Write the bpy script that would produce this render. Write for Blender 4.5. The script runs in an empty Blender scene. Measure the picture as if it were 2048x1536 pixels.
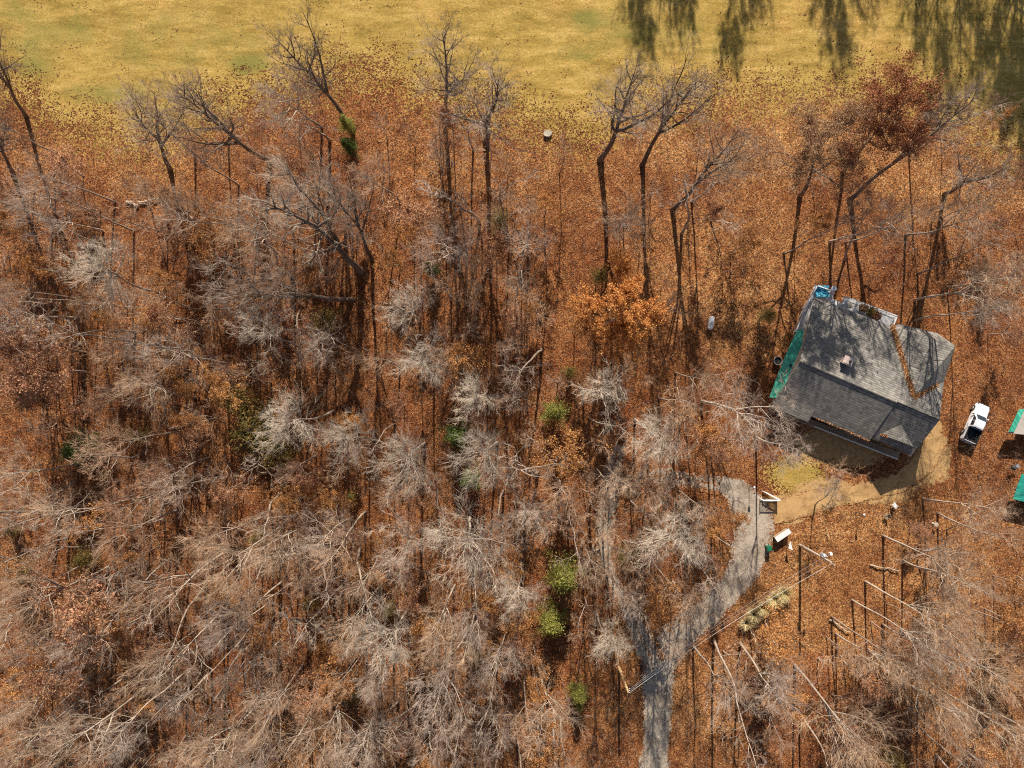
import bpy, math, random
import numpy as np
from mathutils import Vector, Matrix, Quaternion
R = math.radians
scene = bpy.context.scene
COL = scene.collection
# ---------------------------------------------------------------- camera, sky, sun
CH, FPX = 98.0, 1422.0            # drone height in metres, focal length in pixels of the 2048 px frame
cam = bpy.data.cameras.new('camera'); camo = bpy.data.objects.new('camera', cam); COL.objects.link(camo)
cam.sensor_fit = 'HORIZONTAL'; cam.angle = 2*math.atan(1024/FPX); cam.clip_end = 3000; cam.clip_start = 1
camo.location = (0, 0, CH); camo.rotation_euler = (0, 0, 0)
scene.camera = camo
SUN_EL = 32.5
w = bpy.data.worlds.new('World'); scene.world = w; w.use_nodes = True
nt = w.node_tree; bg = nt.nodes['Background']
sky = nt.nodes.new('ShaderNodeTexSky'); sky.sky_type = 'NISHITA'; sky.sun_disc = False
sky.sun_elevation = R(SUN_EL); sky.sun_rotation = 0.0
nt.links.new(sky.outputs[0], bg.inputs[0]); bg.inputs[1].default_value = 0.055
sl = bpy.data.lights.new('sun', 'SUN'); sl.energy = 5.0; sl.angle = R(0.5); sl.color = (1.0, 0.93, 0.82)
so = bpy.data.objects.new('sun', sl); COL.objects.link(so); so.rotation_euler = (R(-(90-SUN_EL)), 0, 0); so.location = (0, 50, 60)
scene.view_settings.view_transform = 'Standard'; scene.view_settings.look = 'None'
scene.view_settings.exposure = 0.66; scene.view_settings.gamma = 1
scene.render.engine = 'CYCLES'
scene.cycles.use_denoising = False; scene.cycles.filter_width = 1.1
scene.cycles.max_bounces = 5; scene.cycles.diffuse_bounces = 2; scene.cycles.glossy_bounces = 2

rng = random.Random(7)

def P(x, y, z=0.0):
    "point at height z seen at photo pixel x, y"
    k = (CH - z)/FPX
    return Vector(((x-1024)*k, (768-y)*k, z))

# ---------------------------------------------------------------- materials
def M(name, rough=0.85):
    m = bpy.data.materials.new(name); m.use_nodes = True
    b = m.node_tree.nodes['Principled BSDF']; b.inputs['Roughness'].default_value = rough
    b.inputs['Specular IOR Level'].default_value = 0.25
    return m, m.node_tree, b
def N(t, kind, **kw):
    n = t.nodes.new(kind)
    for k, v in kw.items():
        if k.startswith('i_'):
            key = k[2:]; key = int(key) if key.isdigit() else key.replace('_', ' ')
            n.inputs[key].default_value = v
        else: setattr(n, k, v)
    return n
def L(t, a, b): t.links.new(a, b)
def ramp(t, fac, stops, interp='LINEAR'):
    n = t.nodes.new('ShaderNodeValToRGB'); e = n.color_ramp.elements; n.color_ramp.interpolation = interp
    while len(e) < len(stops): e.new(0.5)
    for el, (p, c) in zip(e, stops): el.position = p; el.color = (*c, 1) if len(c) == 3 else c
    L(t, fac, n.inputs[0]); return n.outputs[0]
def mathn(t, op, a, b=None, clamp=False):
    n = N(t, 'ShaderNodeMath', operation=op, use_clamp=clamp)
    for i, v in enumerate((a, b)):
        if v is None: continue
        if isinstance(v, (int, float)): n.inputs[i].default_value = v
        else: L(t, v, n.inputs[i])
    return n.outputs[0]
def mix(t, f, a, b, mode='MIX'):
    n = N(t, 'ShaderNodeMix', data_type='RGBA', blend_type=mode)
    for key, v in ((0, f), (6, a), (7, b)):
        if isinstance(v, (int, float)): n.inputs[key].default_value = v
        elif isinstance(v, tuple): n.inputs[key].default_value = (*v, 1)
        else: L(t, v, n.inputs[key])
    return n.outputs[2]
def noise(t, vec, scale, detail=4, rough=.6, out=0):
    n = N(t, 'ShaderNodeTexNoise'); n.inputs['Scale'].default_value = scale
    n.inputs['Detail'].default_value = detail; n.inputs['Roughness'].default_value = rough
    L(t, vec, n.inputs['Vector']); return n.outputs[out]
def pos(t): return N(t, 'ShaderNodeNewGeometry').outputs['Position']
def bumpn(t, b, h, strength=.5, dist=.05):
    n = N(t, 'ShaderNodeBump'); n.inputs['Strength'].default_value = strength; n.inputs['Distance'].default_value = dist
    L(t, h, n.inputs['Height']); L(t, n.outputs[0], b.inputs['Normal'])

def litter_colour(t, p):
    v1 = N(t, 'ShaderNodeTexVoronoi'); v1.inputs['Scale'].default_value = 6.5; L(t, p, v1.inputs['Vector'])
    v2 = N(t, 'ShaderNodeTexVoronoi'); v2.inputs['Scale'].default_value = 11.0; L(t, p, v2.inputs['Vector'])
    s1 = N(t, 'ShaderNodeSeparateColor'); L(t, v1.outputs['Color'], s1.inputs[0])
    s2 = N(t, 'ShaderNodeSeparateColor'); L(t, v2.outputs['Color'], s2.inputs[0])
    stops = [(0, (.02, .011, .007)), (.25, (.085, .037, .018)), (.5, (.24, .090, .030)), (.72, (.42, .168, .050)), (.9, (.52, .27, .11)), (1, (.66, .43, .25))]
    c1 = ramp(t, s1.outputs[0], stops); c2 = ramp(t, s2.outputs[1], stops)
    c = mix(t, .5, c1, c2)
    big = noise(t, p, .09, 5, .65); med = noise(t, p, .5, 4, .6)
    tint = ramp(t, big, [(.28, (.50, .36, .30)), (.42, (.85, .72, .66)), (.55, (1.12, 1.08, 1.05)), (.66, (1.0, .80, .72)), (.8, (.72, .62, .55))])
    c = mix(t, 1.0, c, tint, 'MULTIPLY')
    tint2 = ramp(t, med, [(.3, (.50, .38, .32)), (.45, (.9, .85, .8)), (.58, (1.08, 1.1, 1.08)), (.75, (1.25, 1.35, 1.4))])
    c = mix(t, 1.0, c, tint2, 'MULTIPLY')
    soil = ramp(t, noise(t, p, .16, 7, .8), [(.56, (0, 0, 0)), (.68, (.75, .75, .75))])
    c = mix(t, soil, c, mix(t, .5, c, (.13, .085, .055)))
    go = N(t, 'ShaderNodeAttribute', attribute_name='gold').outputs['Fac']
    gf = ramp(t, mathn(t, 'ADD', go, mathn(t, 'MULTIPLY', mathn(t, 'SUBTRACT', noise(t, p, .3, 5, .7), .5), .9)), [(0, (0, 0, 0)), (1, (1, 1, 1))])
    c = mix(t, 1.0, c, mix(t, gf, (.78, .70, .62), (1.18, 1.32, 1.28)), 'MULTIPLY')
    return c, s2.outputs[0]

def mat_ground():
    m, t, b = M('ground_leaves_and_turf', .95); p = pos(t)
    lit, h = litter_colour(t, p)
    # turf
    mp = N(t, 'ShaderNodeMapping'); L(t, p, mp.inputs[0]); mp.inputs['Scale'].default_value = (.35, 1.3, 1); mp.inputs['Rotation'].default_value = (0, 0, R(8))
    st = noise(t, mp.outputs[0], .55, 8, .7); fine = noise(t, p, 3.2, 5, .8); big = noise(t, p, .06, 4, .6)
    g = ramp(t, st, [(.3, (.25, .175, .036)), (.45, (.375, .26, .06)), (.58, (.49, .345, .095)), (.75, (.62, .45, .165))])
    gr = ramp(t, fine, [(.25, (.45, .5, .4)), (.5, (1, 1, 1)), (.75, (1.35, 1.3, 1.3))])
    g = mix(t, 1.0, g, gr, 'MULTIPLY')
    g = mix(t, 1.0, g, ramp(t, noise(t, p, .11, 6, .7), [(.3, (.78, .72, .6)), (.5, (1, .96, .95)), (.7, (1.1, .93, 1.0))]), 'MULTIPLY')
    g = mix(t, 1.0, g, ramp(t, noise(t, p, 9, 3, .8), [(.3, (.75, .73, .70)), (.55, (1.02, 1, 1)), (.75, (1.15, 1.13, 1.12))]), 'MULTIPLY')
    ga = N(t, 'ShaderNodeAttribute', attribute_name='green').outputs['Fac']
    gm = mathn(t, 'MULTIPLY', ramp(t, mathn(t, 'ADD', ga, mathn(t, 'MULTIPLY', mathn(t, 'SUBTRACT', noise(t, p, .22, 6, .75), .5), 2.6)), [(.25, (0, 0, 0)), (1.0, (1, 1, 1))]), .8)
    g = mix(t, gm, g, (.19, .185, .04))
    # dead-leaf dots on the turf
    v = N(t, 'ShaderNodeTexVoronoi'); v.inputs['Scale'].default_value = 6.5; L(t, p, v.inputs['Vector'])
    sv = N(t, 'ShaderNodeSeparateColor'); L(t, v.outputs['Color'], sv.inputs[0])
    at = N(t, 'ShaderNodeAttribute', attribute_name='litter').outputs['Fac']
    nz = noise(t, p, .33, 6, .75)
    a2 = mathn(t, 'ADD', at, mathn(t, 'MULTIPLY', mathn(t, 'SUBTRACT', nz, .5), 1.6))
    dots = mathn(t, 'GREATER_THAN', a2, mathn(t, 'ADD', mathn(t, 'MULTIPLY', sv.outputs[0], .95), .08))
    c = mix(t, dots, g, lit)
    # bare tan earth of the yard
    ya = N(t, 'ShaderNodeAttribute', attribute_name='yard').outputs['Fac']
    ym = ramp(t, mathn(t, 'ADD', ya, mathn(t, 'MULTIPLY', mathn(t, 'SUBTRACT', noise(t, p, 1.3, 8, .85), .5), 2.4)), [(.42, (0, 0, 0)), (.55, (1, 1, 1))])
    ec = ramp(t, noise(t, p, 2.5, 8, .8), [(.3, (.26, .14, .055)), (.5, (.45, .27, .11)), (.7, (.62, .40, .19))])
    c = mix(t, ym, c, ec)
    L(t, c, b.inputs['Base Color']); bumpn(t, b, h, .6, .06); return m

def mat_road(name, stops, leafy=.5):
    m, t, b = M(name, .95); p = pos(t)
    n1 = noise(t, p, 4.0, 9, .9); n2 = noise(t, p, .45, 6, .75)
    c = ramp(t, n1, stops)
    c = mix(t, 1.0, c, ramp(t, n2, [(.35, (.55, .50, .46)), (.55, (1.05, 1.03, 1.0))]), 'MULTIPLY')
    lit, h = litter_colour(t, p)
    e = N(t, 'ShaderNodeAttribute', attribute_name='edge').outputs['Fac']
    v = N(t, 'ShaderNodeTexVoronoi'); v.inputs['Scale'].default_value = 6.0; L(t, p, v.inputs['Vector'])
    sv = N(t, 'ShaderNodeSeparateColor'); L(t, v.outputs['Color'], sv.inputs[0])
    k = mathn(t, 'ADD', mathn(t, 'MULTIPLY', e, 1.0), mathn(t, 'MULTIPLY', mathn(t, 'SUBTRACT', noise(t, p, .8, 6, .8), .5), 1.3))
    f = mathn(t, 'GREATER_THAN', k, mathn(t, 'ADD', mathn(t, 'MULTIPLY', sv.outputs[0], .75), leafy))
    c = mix(t, f, c, lit)
    L(t, c, b.inputs['Base Color']); bumpn(t, b, n1, .5, .04); return m

def mat_bark(name, a, c, patch=3.0):
    m, t, b = M(name, .9)
    oi = N(t, 'ShaderNodeObjectInfo').outputs['Random']
    p = N(t, 'ShaderNodeTexCoord').outputs['Object']
    mp = N(t, 'ShaderNodeMapping'); L(t, p, mp.inputs[0]); mp.inputs['Scale'].default_value = (1, 1, .25)
    n = noise(t, mp.outputs[0], patch, 5, .7)
    col = mix(t, ramp(t, n, [(.3, (0, 0, 0)), (.7, (1, 1, 1))]), a, c)
    col = mix(t, 1.0, col, ramp(t, oi, [(0, (.78, .74, .72)), (.5, (1, .97, .95)), (1, (1.15, 1.12, 1.08))]), 'MULTIPLY')
    L(t, col, b.inputs['Base Color']); bumpn(t, b, n, .4, .03); return m

def mat_leaf(name, stops, transl=.25, rough=.7):
    m, t, b = M(name, rough)
    g = N(t, 'ShaderNodeNewGeometry').outputs['Random Per Island']
    c = ramp(t, g, stops)
    oi = N(t, 'ShaderNodeObjectInfo').outputs['Random']
    c = mix(t, 1.0, c, ramp(t, oi, [(0, (.85, .8, .8)), (1, (1.1, 1.12, 1.1))]), 'MULTIPLY')
    L(t, c, b.inputs['Base Color'])
    tr = N(t, 'ShaderNodeBsdfTranslucent'); L(t, c, tr.inputs[0])
    ms = N(t, 'ShaderNodeMixShader'); ms.inputs[0].default_value = transl
    L(t, b.outputs[0], ms.inputs[1]); L(t, tr.outputs[0], ms.inputs[2])
    L(t, ms.outputs[0], t.nodes['Material Output'].inputs[0]); return m

def mat_plain(name, col, rough=.6, var=.25, scale=3.0, metal=0.0, spec=.3):
    m, t, b = M(name, rough); p = N(t, 'ShaderNodeTexCoord').outputs['Object']
    n = noise(t, p, scale, 6, .7)
    lo = tuple(x*(1-var) for x in col); hi = tuple(min(1, x*(1+var*.6)) for x in col)
    L(t, ramp(t, n, [(.3, lo), (.7, hi)]), b.inputs['Base Color']); b.inputs['Metallic'].default_value = metal
    b.inputs['Specular IOR Level'].default_value = spec
    bumpn(t, b, n, .15, .02); return m

def mat_shingle(name, ang):
    m, t, b = M(name, .9); p = pos(t)
    mp = N(t, 'ShaderNodeMapping'); L(t, p, mp.inputs[0]); mp.inputs['Rotation'].default_value = (0, 0, ang)
    sx = N(t, 'ShaderNodeSeparateXYZ'); L(t, mp.outputs[0], sx.inputs[0])
    row = mathn(t, 'FRACT', mathn(t, 'MULTIPLY', sx.outputs[1], 1/.30))
    groove = ramp(t, row, [(0, (.35, .35, .35)), (.16, (.6, .6, .6)), (.3, (1, 1, 1)), (1, (1.05, 1.05, 1.05))])
    br = N(t, 'ShaderNodeTexBrick'); L(t, mp.outputs[0], br.inputs[0])
    br.inputs['Scale'].default_value = 1.0; br.inputs['Brick Width'].default_value = .45; br.inputs['Row Height'].default_value = .30
    br.inputs['Mortar Size'].default_value = .0; br.inputs['Color1'].default_value = (.185, .172, .155, 1); br.inputs['Color2'].default_value = (.315, .292, .26, 1)
    n = noise(t, p, .35, 6, .7); n2 = noise(t, p, 6, 4, .8)
    c = mix(t, 1.0, br.outputs[0], groove, 'MULTIPLY')
    c = mix(t, 1.0, c, ramp(t, n, [(.3, (.8, .78, .8)), (.7, (1.12, 1.1, 1.02))]), 'MULTIPLY')
    c = mix(t, 1.0, c, ramp(t, n2, [(.3, (.75, .75, .75)), (.7, (1.2, 1.2, 1.2))]), 'MULTIPLY')
    L(t, c, b.inputs['Base Color']); bumpn(t, b, row, .25, .03); return m

def mat_stripes(name, c1, c2, ang, pitch):
    m, t, b = M(name, .4); p = pos(t); b.inputs['Specular IOR Level'].default_value = .5
    mp = N(t, 'ShaderNodeMapping'); L(t, p, mp.inputs[0]); mp.inputs['Rotation'].default_value = (0, 0, ang)
    sx = N(t, 'ShaderNodeSeparateXYZ'); L(t, mp.outputs[0], sx.inputs[0])
    row = mathn(t, 'FRACT', mathn(t, 'MULTIPLY', sx.outputs[1], 1/pitch))
    mp2 = N(t, 'ShaderNodeMapping'); L(t, mp.outputs[0], mp2.inputs[0]); mp2.inputs['Scale'].default_value = (.5, 3, 1)
    f = ramp(t, noise(t, mp2.outputs[0], 1.2, 5, .7), [(.35, (0, 0, 0)), (.62, (1, 1, 1))])
    c = mix(t, f, c1, c2)
    c = mix(t, 1.0, c, ramp(t, row, [(0, (.55, .55, .55)), (.25, (1, 1, 1)), (.9, (1.1, 1.1, 1.1)), (1, (.6, .6, .6))]), 'MULTIPLY')
    L(t, c, b.inputs['Base Color']); bumpn(t, b, row, .5, .04); return m

HA = math.atan2(-83*.93, 194*.93)         # direction of the house ridge
GROUND = mat_ground()
GRAV = [(.30, (.08, .06, .045)), (.42, (.25, .20, .155)), (.52, (.42, .35, .275)), (.62, (.62, .53, .425)), (.75, (.80, .70, .57))]
GRAVEL = mat_road('grey_gravel', GRAV, .36)
TRACK = mat_road('leaf_strewn_gravel', GRAV, .0); TRACK2 = mat_road('leafy_gravel', GRAV, -.2)
DIRT = mat_road('tan_dirt', [(.3, (.28, .16, .065)), (.5, (.46, .28, .12)), (.7, (.62, .41, .20))], .40)
BARK_PALE = mat_bark('pale_bark', (.28, .22, .17), (.54, .46, .375))
BARK_GREY = mat_bark('grey_bark', (.22, .165, .125), (.46, .37, .30))
BARK_DARK = mat_bark('dark_bark', (.08, .06, .045), (.24, .18, .14))
BARK_RED = mat_bark('reddish_twig', (.25, .145, .09), (.50, .33, .215))
TWIG = mat_bark('fine_twig', (.25, .185, .145), (.52, .415, .34))
TWIG_WARM = mat_bark('warm_twig', (.27, .175, .11), (.54, .39, .27))
SILVER = mat_bark('silver_twig', (.33, .265, .20), (.62, .53, .43))
BARK_BRUSH = mat_bark('brush_twig', (.20, .12, .08), (.42, .30, .22))
LEAF_ORANGE = mat_leaf('orange_leaf', [(0, (.28, .11, .03)), (.5, (.50, .22, .065)), (1, (.66, .37, .14))])
LEAF_GOLD = mat_leaf('golden_leaf', [(0, (.42, .15, .03)), (.5, (.70, .29, .07)), (1, (.85, .47, .17))])
LEAF_RUST = mat_leaf('rust_leaf', [(0, (.15, .05, .022)), (.5, (.36, .13, .05)), (1, (.52, .25, .12))])
LEAF_BROWN = mat_leaf('brown_leaf', [(0, (.17, .08, .035)), (.5, (.36, .20, .10)), (1, (.52, .34, .20))])
LEAF_PINK = mat_leaf('pinkish_leaf', [(0, (.26, .11, .06)), (.5, (.48, .23, .12)), (1, (.64, .38, .22))])
LEAF_LIME = mat_leaf('light_green_needle', [(0, (.11, .11, .02)), (.5, (.28, .29, .05)), (.85, (.46, .44, .12)), (1, (.42, .28, .12))], .4)
LEAF_GREEN = mat_leaf('dark_green_needle', [(0, (.03, .05, .01)), (.6, (.08, .12, .02)), (1, (.20, .24, .05))])
LEAF_OLIVE = mat_leaf('olive_leaf', [(0, (.07, .055, .015)), (.5, (.20, .17, .035)), (.8, (.36, .25, .07)), (1, (.45, .22, .07))])
LEAF_STRAW = mat_leaf('straw_blade', [(0, (.45, .34, .14)), (.5, (.76, .63, .32)), (1, (.92, .84, .56))], .45)
LITTER = mat_leaf('fallen_leaf', [(0, (.10, .035, .015)), (.3, (.26, .095, .035)), (.6, (.44, .19, .065)), (.85, (.60, .31, .12)), (1, (.74, .50, .28))], .1, .6)
SHINGLE = mat_shingle('asphalt_shingle', -HA)
GREENMETAL = mat_stripes('green_sheet_metal', (.02, .26, .17), (.10, .55, .38), R(68), .35)
TEALMETAL = mat_stripes('teal_sheet_metal', (.01, .16, .13), (.05, .50, .36), R(5), .3)
WHITE = mat_plain('white_paint', (.80, .79, .77), .5, .12)
DECKW = mat_stripes('white_deck_board', (.74, .73, .71), (.84, .83, .80), -HA, .15)
CARWHITE = mat_plain('white_car_paint', (.82, .82, .83), .22, .03, spec=.6)
BLACK = mat_plain('black_plastic', (.03, .03, .032), .55, .3)
RUBBER = mat_plain('rubber', (.02, .02, .02), .9, .3)
GLASS = mat_plain('dark_glass', (.02, .025, .03), .08, .1, spec=.9)
CHROME = mat_plain('chrome', (.6, .6, .62), .25, .1, metal=1)
REDL = mat_plain('red_lens', (.45, .02, .02), .3, .1)
SIDING = mat_plain('beige_siding', (.52, .46, .38), .8, .15)
BRICK = mat_plain('pinkish_masonry', (.62, .48, .42), .85, .3, 9)
WOOD = mat_plain('weathered_wood', (.34, .25, .17), .85, .35, 6)
POLEWOOD = mat_plain('tan_pole_wood', (.62, .42, .20), .85, .2, 5)
POLEGREY = mat_plain('grey_pole_wood', (.46, .36, .28), .85, .25, 5)
BIN = mat_plain('green_bin_plastic', (.012, .14, .07), .45, .2)
STONE = mat_plain('pale_stone', (.46, .40, .30), .9, .3, 4)
BLUE = mat_plain('blue_cover', (.06, .30, .42), .5, .4, 4)
METAL = mat_plain('grey_metal', (.5, .5, .52), .4, .15, metal=.6)
SHEDROOF = mat_plain('beige_roofing', (.58, .50, .42), .8, .25, 3)
ROT = mat_plain('dead_wood', (.46, .36, .27), .9, .4, 3)

# ---------------------------------------------------------------- mesh helpers
class MB:
    def __init__(s): s.v = []; s.f = []; s.m = []
    def face(s, pts, mi=0):
        n = len(s.v); s.v += [tuple(p) for p in pts]; s.f.append(tuple(range(n, n+len(pts)))); s.m.append(mi)
    def box(s, c, size, rz=0, mi=0, ry=0, rx=0, taper=1.0):
        M3 = Matrix.Rotation(rz, 3, 'Z') @ Matrix.Rotation(ry, 3, 'Y') @ Matrix.Rotation(rx, 3, 'X')
        n = len(s.v); c = Vector(c)
        for z in (-.5, .5):
            k = taper if z > 0 else 1
            for x, y in ((-.5, -.5), (.5, -.5), (.5, .5), (-.5, .5)):
                s.v.append(tuple(c + M3 @ Vector((x*size[0]*k, y*size[1]*k, z*size[2]))))
        for q in ((3, 2, 1, 0), (4, 5, 6, 7), (0, 1, 5, 4), (1, 2, 6, 5), (2, 3, 7, 6), (3, 0, 4, 7)):
            s.f.append(tuple(n+i for i in q)); s.m.append(mi)
    def tube(s, pts, rad, sides=6, mi=0, cap=True, tip=False):
        n0 = len(s.v); N_ = len(pts); up = Vector((0, 0, 1))
        for i, p in enumerate(pts):
            d = (pts[min(i+1, N_-1)] - pts[max(i-1, 0)])
            if d.length < 1e-6: d = Vector((0, 0, 1))
            d.normalize(); a = d.cross(up if abs(d.z) < .95 else Vector((1, 0, 0))).normalized(); b = d.cross(a)
            if tip and i == N_-1:
                s.v.append(tuple(p)); break
            for k in range(sides):
                t = 2*math.pi*k/sides
                s.v.append(tuple(p + (a*math.cos(t) + b*math.sin(t))*rad[i]))
        for i in range(N_-1):
            A = n0+i*sides; B = A+sides
            for k in range(sides):
                k2 = (k+1) % sides
                if tip and i == N_-2: s.f.append((A+k, A+k2, B))
                else: s.f.append((A+k, A+k2, B+k2, B+k))
                s.m.append(mi)
        if cap and not tip and sides > 3:
            s.f.append(tuple(n0+(N_-1)*sides+k for k in range(sides))); s.m.append(mi)
            s.f.append(tuple(n0+sides-1-k for k in range(sides))); s.m.append(mi)
    def slab(s, top, th, mi=0, mside=None):
        "solid plate: polygon top, thickness th straight down"
        n = len(top); bot = [Vector(p) - Vector((0, 0, th)) for p in top]
        s.face(top, mi); s.face(bot[::-1], mi if mside is None else mside)
        for i in range(n):
            j = (i+1) % n; s.face([top[i], bot[i], bot[j], top[j]], mi if mside is None else mside)
    def leaf(s, c, size, r, mi=0, flat=0.0):
        q = Vector((r.gauss(0, 1), r.gauss(0, 1), r.gauss(0, 1)+flat)).normalized()
        a = q.orthogonal().normalized(); a.rotate(Quaternion(q, r.uniform(0, 6.28))); b = q.cross(a)
        a *= size; b *= size*.62
        n = len(s.v); s.v += [tuple(c-a), tuple(c-b+q*size*.15), tuple(c+a), tuple(c+b+q*size*.15)]
        s.f.append((n, n+1, n+2, n+3)); s.m.append(mi)
    def mesh(s, name, mats):
        me = bpy.data.meshes.new(name); me.from_pydata(s.v, [], s.f)
        for m in mats: me.materials.append(m)
        if any(s.m): me.polygons.foreach_set('material_index', s.m)
        me.update(); return me
    def build(s, name, mats, parent=None, smooth=False, bevel=0, loc=None):
        mats = mats if isinstance(mats, (list, tuple)) else [mats]
        me = s.mesh(name, mats)
        if smooth: me.polygons.foreach_set('use_smooth', [True]*len(me.polygons))
        o = bpy.data.objects.new(name, me); COL.objects.link(o)
        if parent: o.parent = parent
        if bevel:
            md = o.modifiers.new('bevel', 'BEVEL'); md.width = bevel; md.segments = 2; md.limit_method = 'ANGLE'
        return o
def tag(o, label=None, cat=None, group=None, kind=None):
    if label: o['label'] = label
    if cat: o['category'] = cat
    if group: o['group'] = group
    if kind: o['kind'] = kind
    return o
def empty(name, loc=(0, 0, 0), rz=0.0):
    o = bpy.data.objects.new(name, None); COL.objects.link(o); o.location = loc; o.rotation_euler = (0, 0, rz)
    o.empty_display_size = .3; return o
def copy_tree(root):
    c = root.copy(); COL.objects.link(c)
    for ch in list(root.children):
        d = ch.copy(); COL.objects.link(d); d.parent = c
        for g in list(ch.children):
            e = g.copy(); COL.objects.link(e); e.parent = d
    return c
def inpoly(x, y, poly):
    c = False; n = len(poly)
    for i in range(n):
        x1, y1 = poly[i]; x2, y2 = poly[i-1]
        if (y1 > y) != (y2 > y) and x < (x2-x1)*(y-y1)/(y2-y1)+x1: c = not c
    return c

# ---------------------------------------------------------------- layout in photo pixels
EDGE = [(-600, 130), (0, 130), (60, 150), (130, 215), (250, 225), (330, 235), (400, 190), (520, 150), (640, 110), (760, 105), (860, 150), (980, 175), (1090, 215), (1180, 235), (1300, 175), (1450, 150), (1600, 165), (1720, 150), (1850, 165), (1960, 215), (2048, 260), (2700, 280)]
def edge_y(x):
    for (a, b), (c, d) in zip(EDGE, EDGE[1:]):
        if a <= x <= c: return b+(d-b)*(x-a)/(c-a)
    return EDGE[0][1] if x < EDGE[0][0] else EDGE[-1][1]
GREENS = [(350, 90, 260, 90, .30), (60, 60, 150, 90, .30), (1250, 60, 260, 60, .3), (900, 60, 160, 50, .12), (75, 130, 60, 30, .6), (500, 130, 60, 28, .8), (240, 90, 120, 50, .3), (1180, 40, 60, 30, .7), (1250, 75, 90, 25, .4), (1150, 110, 60, 20, .5), (150, 60, 80, 50, .4), (30, 30, 60, 50, .3),
          (390, 325, 40, 20, .5), (215, 185, 120, 35, .5), (1950, 190, 90, 50, .3), (1450, 100, 60, 25, .3), (1050, 25, 60, 20, .3)]
LAWN = (1590, 950, 75, 45)

# ground: one sheet, fine cells under the photo, wide ones out to the horizon
def axis(lo, hi, step):
    a = list(np.arange(lo, hi+step/2, step)); d = step; x = hi; out = []
    while x < 900: d *= 1.5; x += d; out.append(x)
    d = step; x = lo; pre = []
    while x > -900: d *= 1.5; x -= d; pre.append(x)
    return np.array(pre[::-1]+a+out)
gx, gy = axis(-84, 84, 1.0), axis(-66, 66, 1.0)
def gz(x, y):
    return .03*math.sin(x*.21+1.3)*math.cos(y*.17)+.02*math.sin(x*.5+y*.43)+.05
X, Y = np.meshgrid(gx, gy)
Z = .03*np.sin(X*.21+1.3)*np.cos(Y*.17)+.02*np.sin(X*.5+Y*.43)-.05
nx, ny = len(gx), len(gy)
vs = np.stack([X.ravel(), Y.ravel(), Z.ravel()], 1)
fs = [(j*nx+i, j*nx+i+1, (j+1)*nx+i+1, (j+1)*nx+i) for j in range(ny-1) for i in range(nx-1)]
me = bpy.data.meshes.new('ground'); me.from_pydata(vs.tolist(), [], fs); me.materials.append(GROUND)
me.polygons.foreach_set('use_smooth', [True]*len(me.polygons))
def ell(px_, py_, e): return max(0, 1-math.hypot((px_-e[0])/e[2], (py_-e[1])/e[3])**2)
YARD = [(1690, 890, 150, 60), (1565, 1010, 60, 30), (1650, 985, 90, 40), (1760, 985, 90, 32), (1845, 940, 50, 46), (1868, 880, 26, 66), (1886, 925, 24, 55), (1580, 1035, 40, 25)]
al, ag, ay, ao = [], [], [], []
GOLD = [(1500, 260, 330, 130, 1.0), (1900, 330, 260, 150, .8), (1450, 560, 260, 200, .6), (1650, 1200, 300, 200, .75), (1900, 1250, 260, 300, .6), (1400, 1400, 120, 200, .6), (1250, 1350, 80, 160, .5), (1000, 320, 300, 150, .35), (250, 300, 300, 120, .5), (1750, 1050, 250, 80, .7), (900, 1350, 250, 200, .2)]
for x, y in zip(X.ravel(), Y.ravel()):
    px_ = x*FPX/CH+1024; py_ = 768-y*FPX/CH
    e = edge_y(px_); d = (py_-e)/165.0
    al.append(max(0.0, min(1.35, .36+d*1.0)) if d > -1 else max(0, .0))
    g_ = max([ell(px_, py_, q)*q[4]*1.6 for q in GREENS]+[0])
    ao.append(max([ell(px_, py_, q)*q[4]*1.3 for q in GOLD]+[0]))
    lw = ell(px_, py_, LAWN)
    if lw > 0: al[-1] = min(al[-1], 1.0-lw*1.1); g_ = max(g_, lw*.55)
    ag.append(g_)
    ay.append(max([ell(px_, py_, q) for q in YARD]+[0])*.95)
for nme, arr in (('litter', al), ('green', ag), ('yard', ay), ('gold', ao)):
    at = me.attributes.new(nme, 'FLOAT', 'POINT'); at.data.foreach_set('value', np.array(arr, dtype=np.float32))
g = bpy.data.objects.new('ground', me); COL.objects.link(g); g['kind'] = 'structure'

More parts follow.
